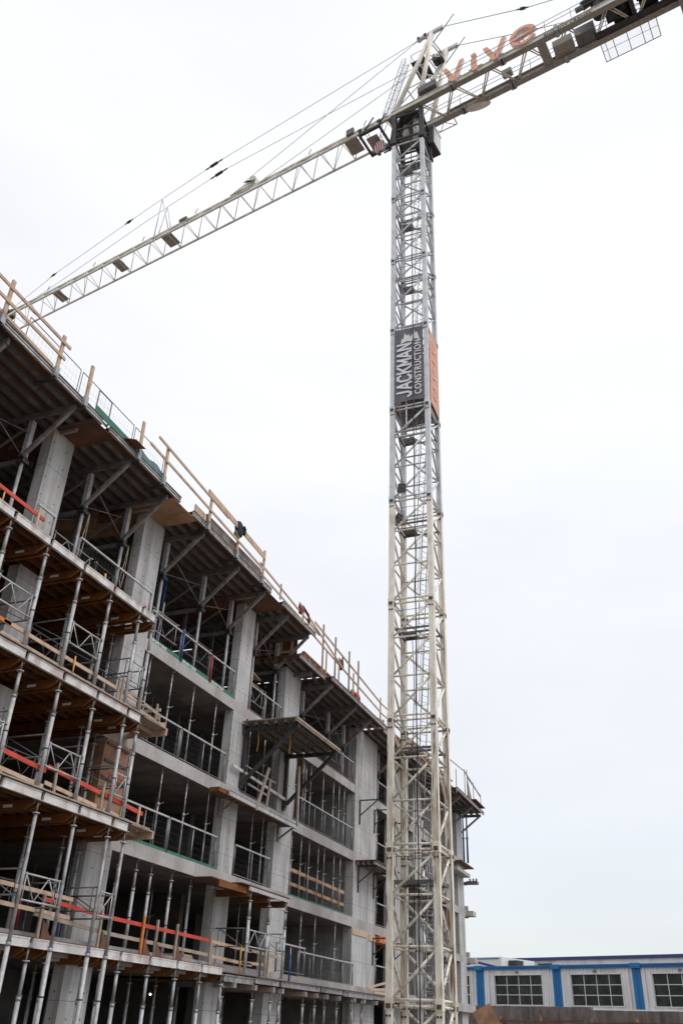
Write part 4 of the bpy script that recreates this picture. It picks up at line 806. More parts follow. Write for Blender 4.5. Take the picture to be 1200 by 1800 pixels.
# brackets and mini platform on the wide wall
def wall_bracket(y, z, label, arm=1.05):
    t = thing('wall_bracket', label, 'bracket', (XF+.05, y, z-1.2), 'triangular steel wall brackets')
    part('upright', MB().beam((XF+.04, y, z-1.2), (XF+.04, y, z+.02), .06, .07), DARK, t); part('arm', MB().beam((XF+.04, y, z), (XF+arm, y, z), .05, .06), DARK, t); part('brace', MB().beam((XF+.06, y, z-.75), (XF+arm-.08, y, z-.05), .045, .05), DARK, t)
for z, nm in ((10.3, 'under the top storey slab'), (7.08, 'under the small plank platform'), (4.05, 'below the second floor slab')):
    for y, q in ((43.15, 'near'), (45.5, 'far')):
        if not (z == 4.05 and q == 'near'): wall_bracket(y, z, f'dark steel bracket on {q} edge of the wide wall {nm}')
for z in (10.3, 7.1, 4.1): wall_bracket(49.0, z, f"dark bracket seen through mast on wall {('at top', 'at middle', 'at lowest')[(10.3, 7.1, 4.1).index(z)]} height")
t = thing('edge_platform', 'short plank platform on brackets across the wide concrete wall', 'platform', (-15.3, 44.5, 7.1))
for k in range(4): x = -15.72+k*.28; part('joist', B(x, x+.12, 42.75, 46.6, 7.12, 7.27), STRUT, t)
part('deck', B(-15.79, -14.7, 42.7, 46.7, 7.275, 7.31), PLY, t); part('post', MB().beam((-14.75, 46.2, 7.1), (-14.75, 46.2, 8.4), .06, .1, (0, 1, 0)), WOOD_G, t)
solo('timber_packer', B(XF+.005, XF+.04, 42.55, 44.6, 3.98, 4.25), WOOD, 'strip of pale timber fixed across head of the first floor wide wall', 'timber')
solo('timber_packer', B(XF+.005, XF+.04, 44.95, 45.85, 3.9, 4.2), WOOD, 'short pale timber strip at the corner of the wide wall head', 'timber')
solo('timber_packer', B(XF-.3, XF+.25, 45.95, 48.7, 3.9, 4.2), ORG, 'bright orange form beam between the wide wall and crane mast', 'form beam')
t = thing('edge_platform', 'brown plank platform seen through the crane mast at second floor level', 'platform', (-15.2, 53, 7.0)); part('deck', B(-15.79, -14.8, 50, 57, 7.0, 7.06), PLY, t)
for y in (50.5, 53, 55.5): part('joist', MB().beam((-15.78, y, 6.93), (-14.8, y, 6.93), .1, .12), STRUT, t)
t = thing('edge_platform', 'rusty plywood ledge on the far building corner at fourth floor slab', 'platform', (-15.2, 65, 10.6)); part('deck', B(-15.79, -15.3, 63.0, 66.7, 10.55, 10.62), PLY, t); part('lower_shelf', B(-15.79, -15.25, 61.5, 65.2, 9.75, 9.98), CONC_SLAB, t)
t = thing('edge_platform', 'small platform with cleats sticking out past the far building corner', 'platform', (-14.9, 67, 9.4)); part('deck', B(-15.9, -15.1, 66.65, 67.2, 9.55, 9.75), GREYST, t)
for x in (-15.7, -15.45, -15.22): part('cleat', B(x, x+.09, 66.7, 66.9, 9.75, 9.92), STRUT, t)
part('bearer', B(-17, -15.9, 66.65, 67.0, 9.5, 9.7), GREYST, t)
# access stair tower glimpsed through the mast
st = thing('stair_tower', 'aluminium stair tower with handrails standing behind the crane mast', 'stair tower', (-14.9, 57.5, GZ))
for y in (52.5, 56.5):
    for x in (-15.6, -14.5): part('standard', MB().tube((x, y, GZ), (x, y, 8.5), .05, 6), GALV, st)
for k in range(4):
    z = GZ+1.2+k*2.1; a, b = (52.7, 56.2) if k % 2 else (56.2, 52.7)
    part('stringer', MB().beam((-15.4, a, z), (-15.4, b, z+2.1), .05, .16), GALV, st); part('stringer', MB().beam((-14.7, a, z), (-14.7, b, z+2.1), .05, .16), GALV, st); part('handrail', MB().tube((-14.65, a, z+1), (-14.65, b, z+3.1), .03, 5), GALV, st)
    for j in range(8): f = (j+.5)/8; part('tread', MB().cbox((-15.05, a+(b-a)*f, z+2.1*f), (.65, .24, .04)), ALU, st)
    part('landing', B(-15.5, -14.6, b-.4, b+.4, z+2.08, z+2.13), PLY, st)

# ------------------------------------------------------------------ tower crane
AX, AY = -10.77, 37.02; HW = 1.0
JZ = [-4.6, 1.05, 6.68, 12.17, 17.95, 23.8, 29.75, 35.68, 41.55, 47.38, 53.1]
cr = thing('tower_crane', 'tall lattice tower crane with cream lower mast and grey upper mast', 'tower crane', (AX, AY, GZ))
part('footing', B(AX-2, AX+2, AY-2, AY+2, GZ-.5, GZ+.25), CONC_SLAB, cr)
corners = [(-1, -1), (1, -1), (1, 1), (-1, 1)]
LW = .255
for k in range(len(JZ)-1):
    z0, z1 = max(JZ[k], GZ), JZ[k+1]; M_ = CREAM_R if k < 3 else CREAM if k < 5 else CREY
    if z1-z0 < .3: continue
    dz = (JZ[k+1]-JZ[k])/3
    for sx, sy in corners:
        x, y = AX+sx*HW, AY+sy*HW
        # box leg built as angle plus flange so an edge shows along its length
        lg = MB().box(x-LW/2, x+LW/2, y-LW/2, y+LW/2, z0+.12, z1-.30)
        fl = MB().box(x+sx*LW/2-(.03 if sx > 0 else 0), x+sx*LW/2+(0 if sx > 0 else .03), y-sy*(LW/2+.045), y-sy*LW/2, z0+.12, z1-.30)
        lo = part('mast_leg', lg, M_, cr); part('leg_flange', fl, RUSTEDGE if k < 3 else M_, lo)
        M2 = CREAM_R if k+1 < 3 else CREAM if k+1 < 5 else CREY
        if k < len(JZ)-2:
            part('joint_block', MB().box(x-LW/2-.02, x+LW/2+.02, y-LW/2-.02, y+LW/2+.02, z1-.30, z1+.12), CREAM if k < 4 else CREY, lo)
            part('joint_bolt', MB().box(x-LW*.36, x+LW*.36, y-LW/2-.05, y-LW/2-.021, z1-.24, z1-.08) if sy < 0 else MB().box(x-LW*.36, x+LW*.36, y-LW/2-.045, y-LW/2-.021, z1-.24, z1-.08), RUST if k < 4 else DARK, lo)
            part('joint_bolt', MB().box(x-LW*.4, x-LW*.1, y-LW/2-.03, y-LW/2, z1-.52, z1-.45).box(x+LW*.1, x+LW*.4, y-LW/2-.03, y-LW/2, z1-.52, z1-.45), DARK, lo)
            if sx < 0 or sy > 0: part('joint_bolt', MB().box(x+LW/2+.021, x+LW/2+.045, y-LW*.36, y+LW*.36, z1-.24, z1-.08), RUST if k < 4 else DARK, lo)
    faces = [((-1, -1), (1, -1)), ((1, -1), (1, 1)), ((1, 1), (-1, 1)), ((-1, 1), (-1, -1))]
    for fi, (a, b) in enumerate(faces):
        pa = Vector((AX+a[0]*HW, AY+a[1]*HW, 0)); pb = Vector((AX+b[0]*HW, AY+b[1]*HW, 0)); dv = (pb-pa).normalized()*(LW/2+.02); pa += dv; pb -= dv
        for j in range(3):
            za = JZ[k]+dz*j; zb = za+dz
            if za < GZ: continue
            p0, p1 = (pa, pb) if fi != 1 else ((pa, pb) if j % 2 == 0 else (pb, pa))
            if fi in (2, 3): p0, p1 = (pa, pb)
            part('diagonal_brace', MB().tube((p0.x, p0.y, za+.12), (p1.x, p1.y, zb-.16 if j < 2 else zb-.34), .057, 8), M_, cr)
            if j > 0 or k == 0: part('horizontal_brace', MB().tube((pa.x, pa.y, za), (pb.x, pb.y, za), .048, 8), M_, cr)
        part('horizontal_brace', MB().tube((pa.x, pa.y, z1-.16), (pb.x, pb.y, z1-.16), .05, 8), M_, cr)
        if k < len(JZ)-2: part('horizontal_brace', MB().tube((pa.x, pa.y, z1+.06), (pb.x, pb.y, z1+.06), .05, 8), CREAM if k < 4 else CREY, cr)
    # resting platform and caged ladder inside each section
    zp = z1-1.25
    if k > 0:
        pf = part('rest_platform', B(AX-.85, AX-.15, AY+.25, AY+.85, zp, zp+.04), GALV if k > 4 else GREYST, cr)
        for yy in (AY-.55, AY-.05, AY+.8): part('platform_beam', MB().beam((AX-.95, yy, zp-.06), (AX+1.0, yy, zp-.06), .05, .10), GALV if k > 4 else GREYST, pf)
        for xx in (AX-.9, AX+.95): part('platform_beam', MB().beam((xx, AY-.95, zp-.1), (xx, AY+.95, zp-.1), .06, .1), GREYST, pf)
        part('toe_rail', MB().tube((AX-.9, AY-.6, zp+.9), (AX+.9, AY-.6, zp+.9), .015, 5), GREYST, pf)
        lb, lt = Vector((AX+.1, AY+.30, z0-1.2+.1)), Vector((AX+.52, AY+.05, zp+.9))
        ax = (lt-lb).normalized(); sd_ = Vector((.5, .85, 0)).normalized(); ot = Vector((-.85, .5, 0))
        ld = MB()
        for q in (-.2, .2): ld.tube(lb+sd_*q, lt+sd_*q, .022, 6)
        nr = int((lt-lb).length/.3)
        for r_ in range(1, nr): p = lb+ax*(r_*.3); ld.tube(p-sd_*.2, p+sd_*.2, .012, 5)
        lo = part('ladder', ld, GALV, cr)
        cg = MB(); ring0 = []
        for hh in range(5):
            c_ = lb+ax*(2.1+hh*.85); pts = [c_+sd_*(.30*math.cos(t_))+ot*(.58*math.sin(t_)) for t_ in [math.pi*q/8 for q in range(9)]]
            if c_.z > lt.z: break
            cg.path(pts, .011, 5); ring0.append(pts)
        for q in (0, 2, 3, 4, 5, 6, 8):
            for a_, b_ in zip(ring0, ring0[1:]): cg.tube(a_[q], b_[q], .009, 5)
        part('safety_cage', cg, GALV, lo)
# power cable
mb = MB(); prev = None
pts = [(AX+.30-.012*(53-z)*.0+.02*math.sin(z*1.3), AY-HW-.32+.03*math.sin(z*.4), z) for z in [GZ+2*k for k in range(29)]]
part('power_cable', mb.path(pts, .028, 6), CABLE, cr)
part('power_cable', MB().path([(AX-.30+.05*math.sin(z), AY+.2, z) for z in [GZ+1.5*k for k in range(13)]], .02, 5), CABLE, cr)
# dark climbing collar and slewing platform
ZT = 53.1; ZJ = 56.85
for sx, sy in corners:
    x, y = AX+sx*HW, AY+sy*HW
    part('collar_post', MB().beam((x, y, ZT+.12), (x, y, ZJ-.5), .29, .27, (0, 1, 0)), DARK, cr)
    part('collar_foot', MB().cbox((x, y, ZT+.1), (.42, .42, .35)), DARK, cr)
for a, b in ((0, 1), (1, 2), (2, 3), (3, 0)):
    pa = Vector((AX+corners[a][0]*HW, AY+corners[a][1]*HW, 0)); pb = Vector((AX+corners[b][0]*HW, AY+corners[b][1]*HW, 0))
    for z in (ZT+.45, ZT+1.5, ZJ-.75): part('collar_rail', MB().beam((pa.x, pa.y, z), (pb.x, pb.y, z), .10, .12), DARK, cr)
    part('collar_brace', MB().tube((pa.x, pa.y, ZT+.5), (pb.x, pb.y, ZJ-.8), .05, 6), DARK, cr)
part('slewing_ring', MB().tube((AX, AY, ZJ-.5), (AX, AY, ZJ-.15), .95, 24), DARK, cr)
part('collar_deck', B(AX-.95, AX+.95, AY-.05, AY+.95, ZT+1.6, ZT+1.7), GREYST, cr); part('slewing_motor', MB().tube((AX-.45, AY+.1, ZT+1.7), (AX-.45, AY+.1, ZJ-.5), .25, 10).tube((AX+.35, AY-.2, ZT+1.2), (AX+.35, AY-.2, ZJ-.5), .22, 10), ALU_W, cr)
part('collar_deck', B(AX-.9, AX+.9, AY+.35, AY+.95, ZT-.75, ZT-.68), GREYST, cr)
# jib frame of reference: s along the jib, o across (positive away from the camera)
JA = R(169.5); JD = Vector((math.cos(JA), math.sin(JA), 0)); JN = Vector((math.sin(JA), -math.cos(JA), 0)); JN = JN if JN.y > 0 else -JN
def jp(s_, o, z): p = Vector((AX, AY, 0)) + JD*s_ + JN*o; return Vector((p.x, p.y, z))
def jbox(s0, s1, o0, o1, z0, z1):
    v = [jp(s_, o, z) for z in (z0, z1) for s_, o in ((s0, o0), (s1, o0), (s1, o1), (s0, o1))]
    return MB().add(v, [(3, 2, 1, 0), (4, 5, 6, 7), (0, 1, 5, 4), (1, 2, 6, 5), (2, 3, 7, 6), (3, 0, 4, 7)])
OW = .88; ZTOP = 58.75
for a, b in ((1.2, 12.0), (12.05, 24.0), (24.05, 34), (34.05, 44.2)):
    part('jib_near_chord', MB().beam(jp(a, -OW, ZJ), jp(b, -OW, ZJ), .13, .15), JIBP, cr); part('jib_far_chord', MB().beam(jp(a, OW, ZJ), jp(b, OW, ZJ), .13, .14), JIBP, cr)
    part('jib_top_chord', MB().beam(jp(a if a > 2 else 2.6, 0, ZTOP), jp(b if b < 44 else 43.4, 0, ZTOP), .15, .17), JIBP, cr)
pitch = 1.93; nj = 22
for k in range(nj):
    s0 = 1.4+k*pitch; s1 = s0+pitch; sm_ = (s0+s1)/2
    for o in (-OW, OW):
        part('jib_lacing', MB().tube(jp(s0, o*.97, ZJ+.08), jp(sm_, 0, ZTOP-.08), .036, 6), JIBP, cr)
        part('jib_lacing', MB().tube(jp(s1, o*.97, ZJ+.08), jp(sm_, 0, ZTOP-.08), .036, 6), JIBP, cr)
    part('jib_cross_tie', MB().tube(jp(s0, -OW, ZJ), jp(s0, OW, ZJ), .030, 6), JIBP, cr)
    if k % 2 == 0: part('jib_cross_tie', MB().tube(jp(s0, -OW, ZJ), jp(s1, OW, ZJ), .022, 6), JIBP, cr)
for s_ in (4.0, 9.0, 14.5, 20.5, 26.5, 32.5, 38.5): part('jib_hook_pin', MB().tube(jp(s_, -.15, ZTOP+.1), jp(s_-.25, -.2, ZTOP+.5), .03, 5), DARK, cr)
for s_, l_ in ((4.75, 1.05), (22.9, 1.1), (28.7, .9), (36.2, .9)):
    part('walkway_grating', jbox(s_-l_/2, s_+l_/2, -OW+.12, OW-.35, ZJ+.1, ZJ+.14), JIBD, cr)
part('handrail', MB().tube(jp(20.2, OW+.1, ZJ+.25), jp(22.8, OW+.1, ZJ+.25), .04, 6), JIBP, cr)
# trolley and hook block
tr = part('trolley', jbox(2.1, 3.9, -1.05, -.85, ZJ-.42, ZJ-.2), DARK, cr)
for s0, s1, o0, o1, z0, z1 in ((2.1, 3.9, .85, 1.05, ZJ-.42, ZJ-.2), (2.1, 2.25, -1.05, 1.05, ZJ-.45, ZJ-.25), (3.75, 3.9, -1.05, 1.05, ZJ-.45, ZJ-.25)): part('trolley_beam', jbox(s0, s1, o0, o1, z0, z1), DARK, tr)
for s_ in (2.2, 3.8):
    for o in (-1.0, 1.0): part('trolley_wheel', MB().tube(jp(s_, o-.06, ZJ+.16), jp(s_, o+.06, ZJ+.16), .16, 12), DARK, tr)
part('trolley_guard', MB().tube(jp(2.2, -1.0, ZJ-.3), jp(1.6, -1.05, ZJ+.6), .06, 6).tube(jp(3.5, -1.0, ZJ-.3), jp(2.6, -1.1, ZJ+.75), .06, 6), DARK, tr)
part('trolley_plate', jbox(2.6, 3.5, -.55, .5, ZJ-.5, ZJ-.46), JIBD, tr)
part('winch_cover', jbox(4.3, 4.9, -1.15, -.95, ZJ+.2, ZJ+.8), GREYST, cr)
part('jib_gantry', jbox(1.0, 2.6, -1.0, -.82, ZJ-.12, ZJ+.35), JIBP, cr); part('jib_gantry', jbox(1.0, 2.4, .8, 1.0, ZJ-.12, ZJ+.3), JIBP, cr)
part('jib_foot', jbox(.9, 1.5, -.9, .9, ZJ-.15, ZJ+.2), JIBD, cr); part('jib_foot', MB().tube(jp(1.0, -.9, ZJ-.9), jp(2.3, .9, ZJ-.9), .09, 8).tube(jp(1.2, .5, ZJ-1.3), jp(2.7, .8, ZJ-1.0), .07, 6), DARK, cr)
hk = part('hook_block', MB().prism([(-.36, -.5), (.36, -.5), (.46, .1), (.3, .5), (-.3, .5), (-.46, .1)], .18, basis(jp(2.55, -.2, ZJ-1.45), tuple(JD), (0, 0, 1), tuple(JN))), WHITE, cr)
for k in range(5):
    o_ = -.42+.19*k; part('red_stripe', MB().prism([(o_, -.49), (o_+.095, -.49), (o_+.095+.12, .45), (o_+.12, .45)], .004, basis(jp(2.55, -.206, ZJ-1.45), tuple(JD), (0, 0, 1), tuple(JN))), REDP, hk)
part('hook', MB().path([jp(2.55, -.1, ZJ-1.95), jp(2.55, -.1, ZJ-2.15), jp(2.68, -.1, ZJ-2.3), jp(2.6, -.1, ZJ-2.42), jp(2.45, -.1, ZJ-2.36)], .06, 6), DARK, hk)
for o in (-.35, .25):
    for s_ in (2.4, 2.8): part('hoist_rope', MB().tube(jp(s_, o, ZJ-.4), jp(2.55+(s_-2.6)*.8, -.1, ZJ-1.0), .018, 5), CABLE, hk)
part('jib_end_pulley', jbox(43.6, 44.6, -.9, .9, ZJ-.15, ZJ+.25), DARK, cr); part('jib_end_pulley', MB().tube(jp(44.0, -.6, ZTOP-.1), jp(44.0, .6, ZTOP-.1), .35, 10).beam(jp(43.3, 0, ZTOP), jp(44.6, -.2, ZJ), .3, .5).beam(jp(43.2, .9, ZJ), jp(43.6, 1.5, ZJ-.3), .2, .2), DARK, cr)
# A-frame
for o, ap in ((-1, (-2.3, 64.5)), (1, (-2.6, 64.9))):
    top = jp(ap[0], o, ap[1])
    part('a_frame_leg', MB().tube(jp(.85, o, ZJ+.1), top, .17, 10), CREAM, cr); part('a_frame_leg', MB().tube(jp(-1.1, o, ZJ+.1), top, .17, 10), CREAM, cr)
    part('a_frame_head', MB().beam(jp(ap[0]-.9, o, ap[1]-.02), jp(ap[0]+1.25, o, ap[1]+.0), .22, .3), CREY, cr)
    part('pendant_pin', MB().tube(jp(ap[0]+.55, o-.2, ap[1]), jp(ap[0]+.55, o+.2, ap[1]), .12, 8).tube(jp(ap[0]+1.1, o-.2, ap[1]), jp(ap[0]+1.1, o+.2, ap[1]), .10, 8), DARK, cr)
    for f in (.28, .55, .8):
        A0 = jp(.85, o, ZJ+.1).lerp(top, f); A1 = jp(-1.1, o, ZJ+.1).lerp(top, f); part('a_frame_tie', MB().tube(A0, A1, .045, 6), CREY, cr)
    part('a_frame_diagonal', MB().tube(jp(.85, o, ZJ+.1).lerp(top, .05), jp(-1.1, o, ZJ+.1).lerp(top, .28), .045, 6).tube(jp(-1.1, o, ZJ+.1).lerp(top, .28), jp(.85, o, ZJ+.1).lerp(top, .55), .045, 6), CREY, cr)
    part('davit', MB().tube(jp(-2.4, o, 63.2), jp(-4.1, o, 65.4), .035, 5), DARK, cr)
for f in (.3, .62, .9):
    for base in (.85, -1.1):
        part('a_frame_cross', MB().tube(jp(base, -1, ZJ+.1).lerp(jp(-2.3, -1, 64.5), f), jp(base, 1, ZJ+.1).lerp(jp(-2.6, 1, 64.9), f), .05, 6), CREY, cr)
    part('a_frame_cross', MB().tube(jp(-1.1, -1, ZJ+.1).lerp(jp(-2.3, -1, 64.5), f-.25), jp(-1.1, 1, ZJ+.1).lerp(jp(-2.6, 1, 64.9), f), .04, 6), CREY, cr)
part('head_platform', jbox(-1.55, -.45, -.95, .75, 62.1, 62.16), DARK, cr); part('head_winch', MB().tube(jp(-1.9, .25, 63.4), jp(-1.9, .8, 63.4), .3, 12).tube(jp(-2.3, .3, 63.2), jp(-2.3, .75, 63.2), .2, 10), DARK, cr)
part('head_rail', MB().path([jp(-.45, .75, 63.1), jp(-.45, -.95, 63.1), jp(-1.55, -.95, 63.1)], .02, 5).tube(jp(-.45, -.95, 62.1), jp(-.45, -.95, 63.1), .02, 5).tube(jp(-1.5, -.95, 62.1), jp(-1.5, -.95, 63.1), .02, 5), GREYST, cr)
ld = MB(); lb, lt = jp(1.6, -.8, ZJ+.1), jp(-.1, -.8, 62.9); sdv = JN*.22
for q in (-1, 1): ld.tube(lb+sdv*q, lt+sdv*q, .025, 6)
for k in range(1, 21): p = lb.lerp(lt, k/21); ld.tube(p-sdv, p+sdv, .012, 5)
lo = part('ladder', ld, DARK, cr); cg = MB(); rr = []
ax = (lt-lb).normalized(); ot = ax.cross(JN).normalized(); ot = ot if ot.dot(JD) > 0 else -ot
for k in range(7):
    c_ = lb.lerp(lt, .1+.15*k); pts = [c_+JN*(.32*math.cos(math.pi*q/6))+ot*(.55*math.sin(math.pi*q/6)) for q in range(7)]; cg.path(pts, .011, 5); rr.append(pts)
for q in range(7):
    for a_, b_ in zip(rr, rr[1:]): cg.tube(a_[q], b_[q], .01, 5)
part('safety_cage', cg, GREYST, lo)
# pendants
def pend(pts, r=.021):
    o = part('pendant_rope', MB().path(pts, r, 5), GALV, cr); return o
def conn(p, q, r=.085): return part('pendant_link', MB().tube(p, q, r*.5, 6).tube(p.lerp(q, .3), p.lerp(q, .7), r, 8), DARK, cr)
for o, ap, off in ((-1, jp(-1.2, -1, 64.45), -.3), (1, jp(-1.5, 1, 64.85), .45)):
    zz = (0, -.75*(o+1)/2)
    a1 = jp(18.2, off, 64.3-.35*(o > 0)); a2 = jp(20.0, off, 64.05-.35*(o > 0)); m1 = jp(24.85, off, 63.25-.3*(o > 0)); b1 = jp(28.3, off, 62.6-.3*(o > 0)); b2_ = jp(29.2, off, 62.42-.3*(o > 0)); c1 = jp(37.6, off, 60.6-.3*(o > 0)); c2 = jp(38.4, off, 60.4-.3*(o > 0)); en = jp(43.0, off*.6, 58.95)
    pend([ap, a1]); conn(a1, a2, .13); pend([a2, m1, b1])
    if o < 0: conn(b1, b2_, .12); conn(c1, c2, .10)
    pend([b1, c1, en]); i1 = jp(15.3, off, 59.35); i0 = jp(14.4, off, 59.05); pend([ap, i1]); conn(i1, i0, .08)
    part('pendant_bracket', MB().tube(jp(25.1, off*.5, ZTOP), m1, .045, 6).tube(jp(23.5, off*.5, ZTOP), m1, .045, 6), CREY, cr)
    cp = jp(-3.3, o, ap.z); w1 = jp(-8.8, o, ap.z-2.9); w2 = jp(-9.6, o, ap.z-3.3)
    pend([cp, w1], .026); conn(w1, w2, .11); pend([w2, jp(-19.0, o, ZJ+.5)], .026)
part('pulley_bracket', MB().prism([(0, 0), (2.6, 0), (.5, .75), (0, .7)], .3, basis(jp(14.2, -.15, ZTOP+.08), tuple(JD), (0, 0, 1), tuple(JN))), JIBP, cr)
part('pulley', MB().tube(jp(14.5, -.25, ZTOP+.65), jp(14.5, .25, ZTOP+.65), .32, 12), JIBP, cr)
part('lamp_box', jbox(21.5, 22.3, -.18, .18, ZTOP+.085, ZTOP+.38), GREYST, cr)
# counter-jib
for o in (-1, 1):
    part('counterjib_beam', jbox(-20.5, 1.1, o-.13, o+.13, ZJ-.34, ZJ+.12), JIBP, cr)
    part('counterjib_flange', jbox(-20.5, 1.1, o-.2, o+.2, ZJ-.37, ZJ-.34), JIBD, cr); part('counterjib_flange', jbox(-20.5, 1.1, o-.2, o+.2, ZJ+.12, ZJ+.15), JIBP, cr)
for s_ in (-3.6, -7.3, -11.2, -3.6-.15, -7.3-.15):
    for o in (-1, 1): part('splice_plate', jbox(s_-.12, s_+.12, o-.26, o+.26, ZJ-.42, ZJ+.2), GALV, cr)
k = 0; s_ = -1.0
while s_ > -19.5:
    for a_, b_ in (((s_, -1), (s_-1.35, 1)), ((s_-2.7, -1), (s_-1.35, 1))):
        for q in (-.11, .11): part('counterjib_lacing', MB().tube(jp(a_[0]+q, a_[1], ZJ-.15), jp(b_[0]+q*.4, b_[1], ZJ-.15), .05, 6), JIBP, cr)
    s_ -= 2.7; k += 1
for o, z in ((-1.35, ZJ+1.05), (-1.35, ZJ+.6), (.62, ZJ+1.0), (.62, ZJ+.55)): part('counterjib_rail', MB().tube(jp(-18.0, o, z), jp(-1.6, o, z), .02, 5), GREYST, cr)
for k in range(10):
    for o in (-1.35, .62): part('counterjib_rail_post', MB().tube(jp(-1.8-1.75*k, o, ZJ), jp(-1.8-1.75*k, o, ZJ+1.05), .02, 5), GREYST, cr)
part('counterjib_grating', jbox(-11.6, -2.6, .62, .84, ZJ-.05, ZJ-.02), JIBD, cr); part('junction_box', jbox(-7.6, -6.9, .1, .55, ZJ+.1, ZJ+.5), JIBD, cr); part('bulkhead_plate', jbox(-10.35, -9.75, -.85, .85, ZJ-.3, ZJ-.26), JIBD, cr)
wk = part('side_walkway', MB().path([jp(-13.4, 1.1, ZJ-.1), jp(-13.4, 2.7, ZJ-.1), jp(-17.0, 2.7, ZJ-.1), jp(-17.0, 1.1, ZJ-.1)], .03, 5), GREYST, cr)
for s_ in (-13.7, -14.2, -15.1, -16.0, -16.5): part('walkway_bar', MB().tube(jp(s_, 1.1, ZJ-.1), jp(s_, 2.7, ZJ-.1), .025, 5), GREYST, wk)
part('walkway_bar', MB().tube(jp(-13.4, 1.9, ZJ-.1), jp(-17.0, 1.9, ZJ-.1), .015, 5), GREYST, wk)
wm = MB()
for k in range(48): wm.tube(jp(-13.4-3.6*k/48, 1.15, ZJ-.09), jp(-13.4-3.6*k/48, 2.7, ZJ-.09), .006, 3, cap=False)
part('walkway_mesh', wm, GALV, wk, kind='stuff')
part('lower_catwalk', MB().path([jp(-.8, 1.35, ZJ), jp(-2.7, 1.35, ZJ), jp(-2.7, 1.95, ZJ), jp(-.8, 1.95, ZJ)], .035, 5).path([jp(-.9, 1.35, ZJ), jp(-1.4, 1.95, ZJ), jp(-1.9, 1.35, ZJ), jp(-2.6, 1.95, ZJ)], .025, 5), DARK, cr)
# machinery
mc = part('machinery_deck', jbox(-20.3, -13.3, .35, .8, ZJ-.3, ZJ-.22), DARK, cr)
part('control_cabinet', jbox(-11.9, -10.6, -.1, .8, ZJ-.2, ZJ+.5), JIBD, mc); part('control_cabinet', jbox(-13.4, -12.1, -.1, .8, ZJ-.2, ZJ+.65), GREYST, mc)
part('hoist_drum', MB().tube(jp(-15.3, -.75, ZJ+.75), jp(-15.3, .75, ZJ+.75), .55, 16), DARK, mc); part('hoist_motor', MB().tube(jp(-16.2, -.3, ZJ+.55), jp(-17.3, -.3, ZJ+.55), .38, 12), DARK, mc)
part('hoist_flange', MB().tube(jp(-15.3, -.85, ZJ+.75), jp(-15.3, -.75, ZJ+.75), .75, 16).tube(jp(-15.3, .75, ZJ+.75), jp(-15.3, .85, ZJ+.75), .75, 16), DARK, mc)
part('gearbox', jbox(-14.9, -14.2, -.8, .3, ZJ, ZJ+1.7), DARK, mc); part('hoist_frame', jbox(-17.9, -17.6, -.8, .8, ZJ-.2, ZJ+1.9), DARK, mc); part('hoist_frame', jbox(-14.5, -14.3, -1, 1, ZJ+1.6, ZJ+2.0), DARK, mc)
part('hoist_frame', jbox(-16.0, -15.75, -.85, .8, ZJ-.25, ZJ+2.2), DARK, mc); part('hoist_frame', jbox(-18.6, -18.3, -.85, .8, ZJ-.25, ZJ+1.7), DARK, mc)
part('oil_tank', MB().tube(jp(-13.9, -.55, ZJ+.05), jp(-13.9, -.55, ZJ+1.5), .42, 12), DARK, mc); part('drive_motor', MB().tube(jp(-14.6, .35, ZJ+.35), jp(-15.6, .35, ZJ+.35), .36, 12), DARK, mc)
part('resistor_box', jbox(-17.4, -16.3, .0, .8, ZJ+.2, ZJ+1.1), DARK, mc); part('cable_tray', MB().path([jp(-13.0, .75, ZJ+.05), jp(-17.0, .75, ZJ+.05), jp(-17.2, .2, ZJ+.3), jp(-17.2, .2, ZJ+1.4)], .07, 6), CABLE, mc)
part('rope_guard', MB().path([jp(-14.6, -.9, ZJ+1.2), jp(-15.3, -.9, ZJ+1.55), jp(-16.0, -.9, ZJ+1.2)], .05, 6), DARK, mc)
part('air_duct', MB().tube(jp(-13.0, -.9, ZJ+1.3), jp(-14.8, -.9, ZJ+1.9), .3, 10), DARK, mc)
for k in range(4): part('counterweight', jbox(-18.5-.62*k-.55, -18.5-.62*k, -1.2, 1.2, ZJ-2.3+(.9 if k == 0 else 0), ZJ+.9), CONC_SLAB, mc)
part('cable_loop', MB().path([jp(-13.4, -.7, ZJ+.9), jp(-13.6, -.8, ZJ+.35), jp(-14.0, -.8, ZJ+.2), jp(-14.3, -.75, ZJ+.7)], .02, 5), CABLE, mc)
part('beacon_box', jbox(-13.1, -12.6, -1.3, -1.1, ZJ+.5, ZJ+.85), GREYST, cr)
part('float_tank', MB().sphere(jp(-4.6, 1.2, ZJ-.3), .42, 12, 8, (2.4, .8, .5)), JIBP, cr)
part('dark_case', jbox(-2.6, -1.2, -1.45, -.8, ZJ+.35, ZJ+.95), GREYST, cr)
tx = place(text_mesh('BIGFOOT CRANES', .36, .004, .012, 1.0, 1.08), basis(jp(-10.35, -1.136, ZJ-.26), tuple(-JD), (0, 0, 1), tuple(-JN)))
part('lettering', tx, DARK, cr)
ft = MB()
for dx, dz_, r_ in ((0, 0, .13), (.22, .02, .11), (.38, .05, .06), (.36, .14, .05), (.31, .21, .045)): ft.tube(jp(-9.75-dx, -1.131, ZJ-.16+dz_), jp(-9.75-dx, -1.139, ZJ-.16+dz_), r_, 10)
part('footprint_emblem', ft, WHITE, cr)
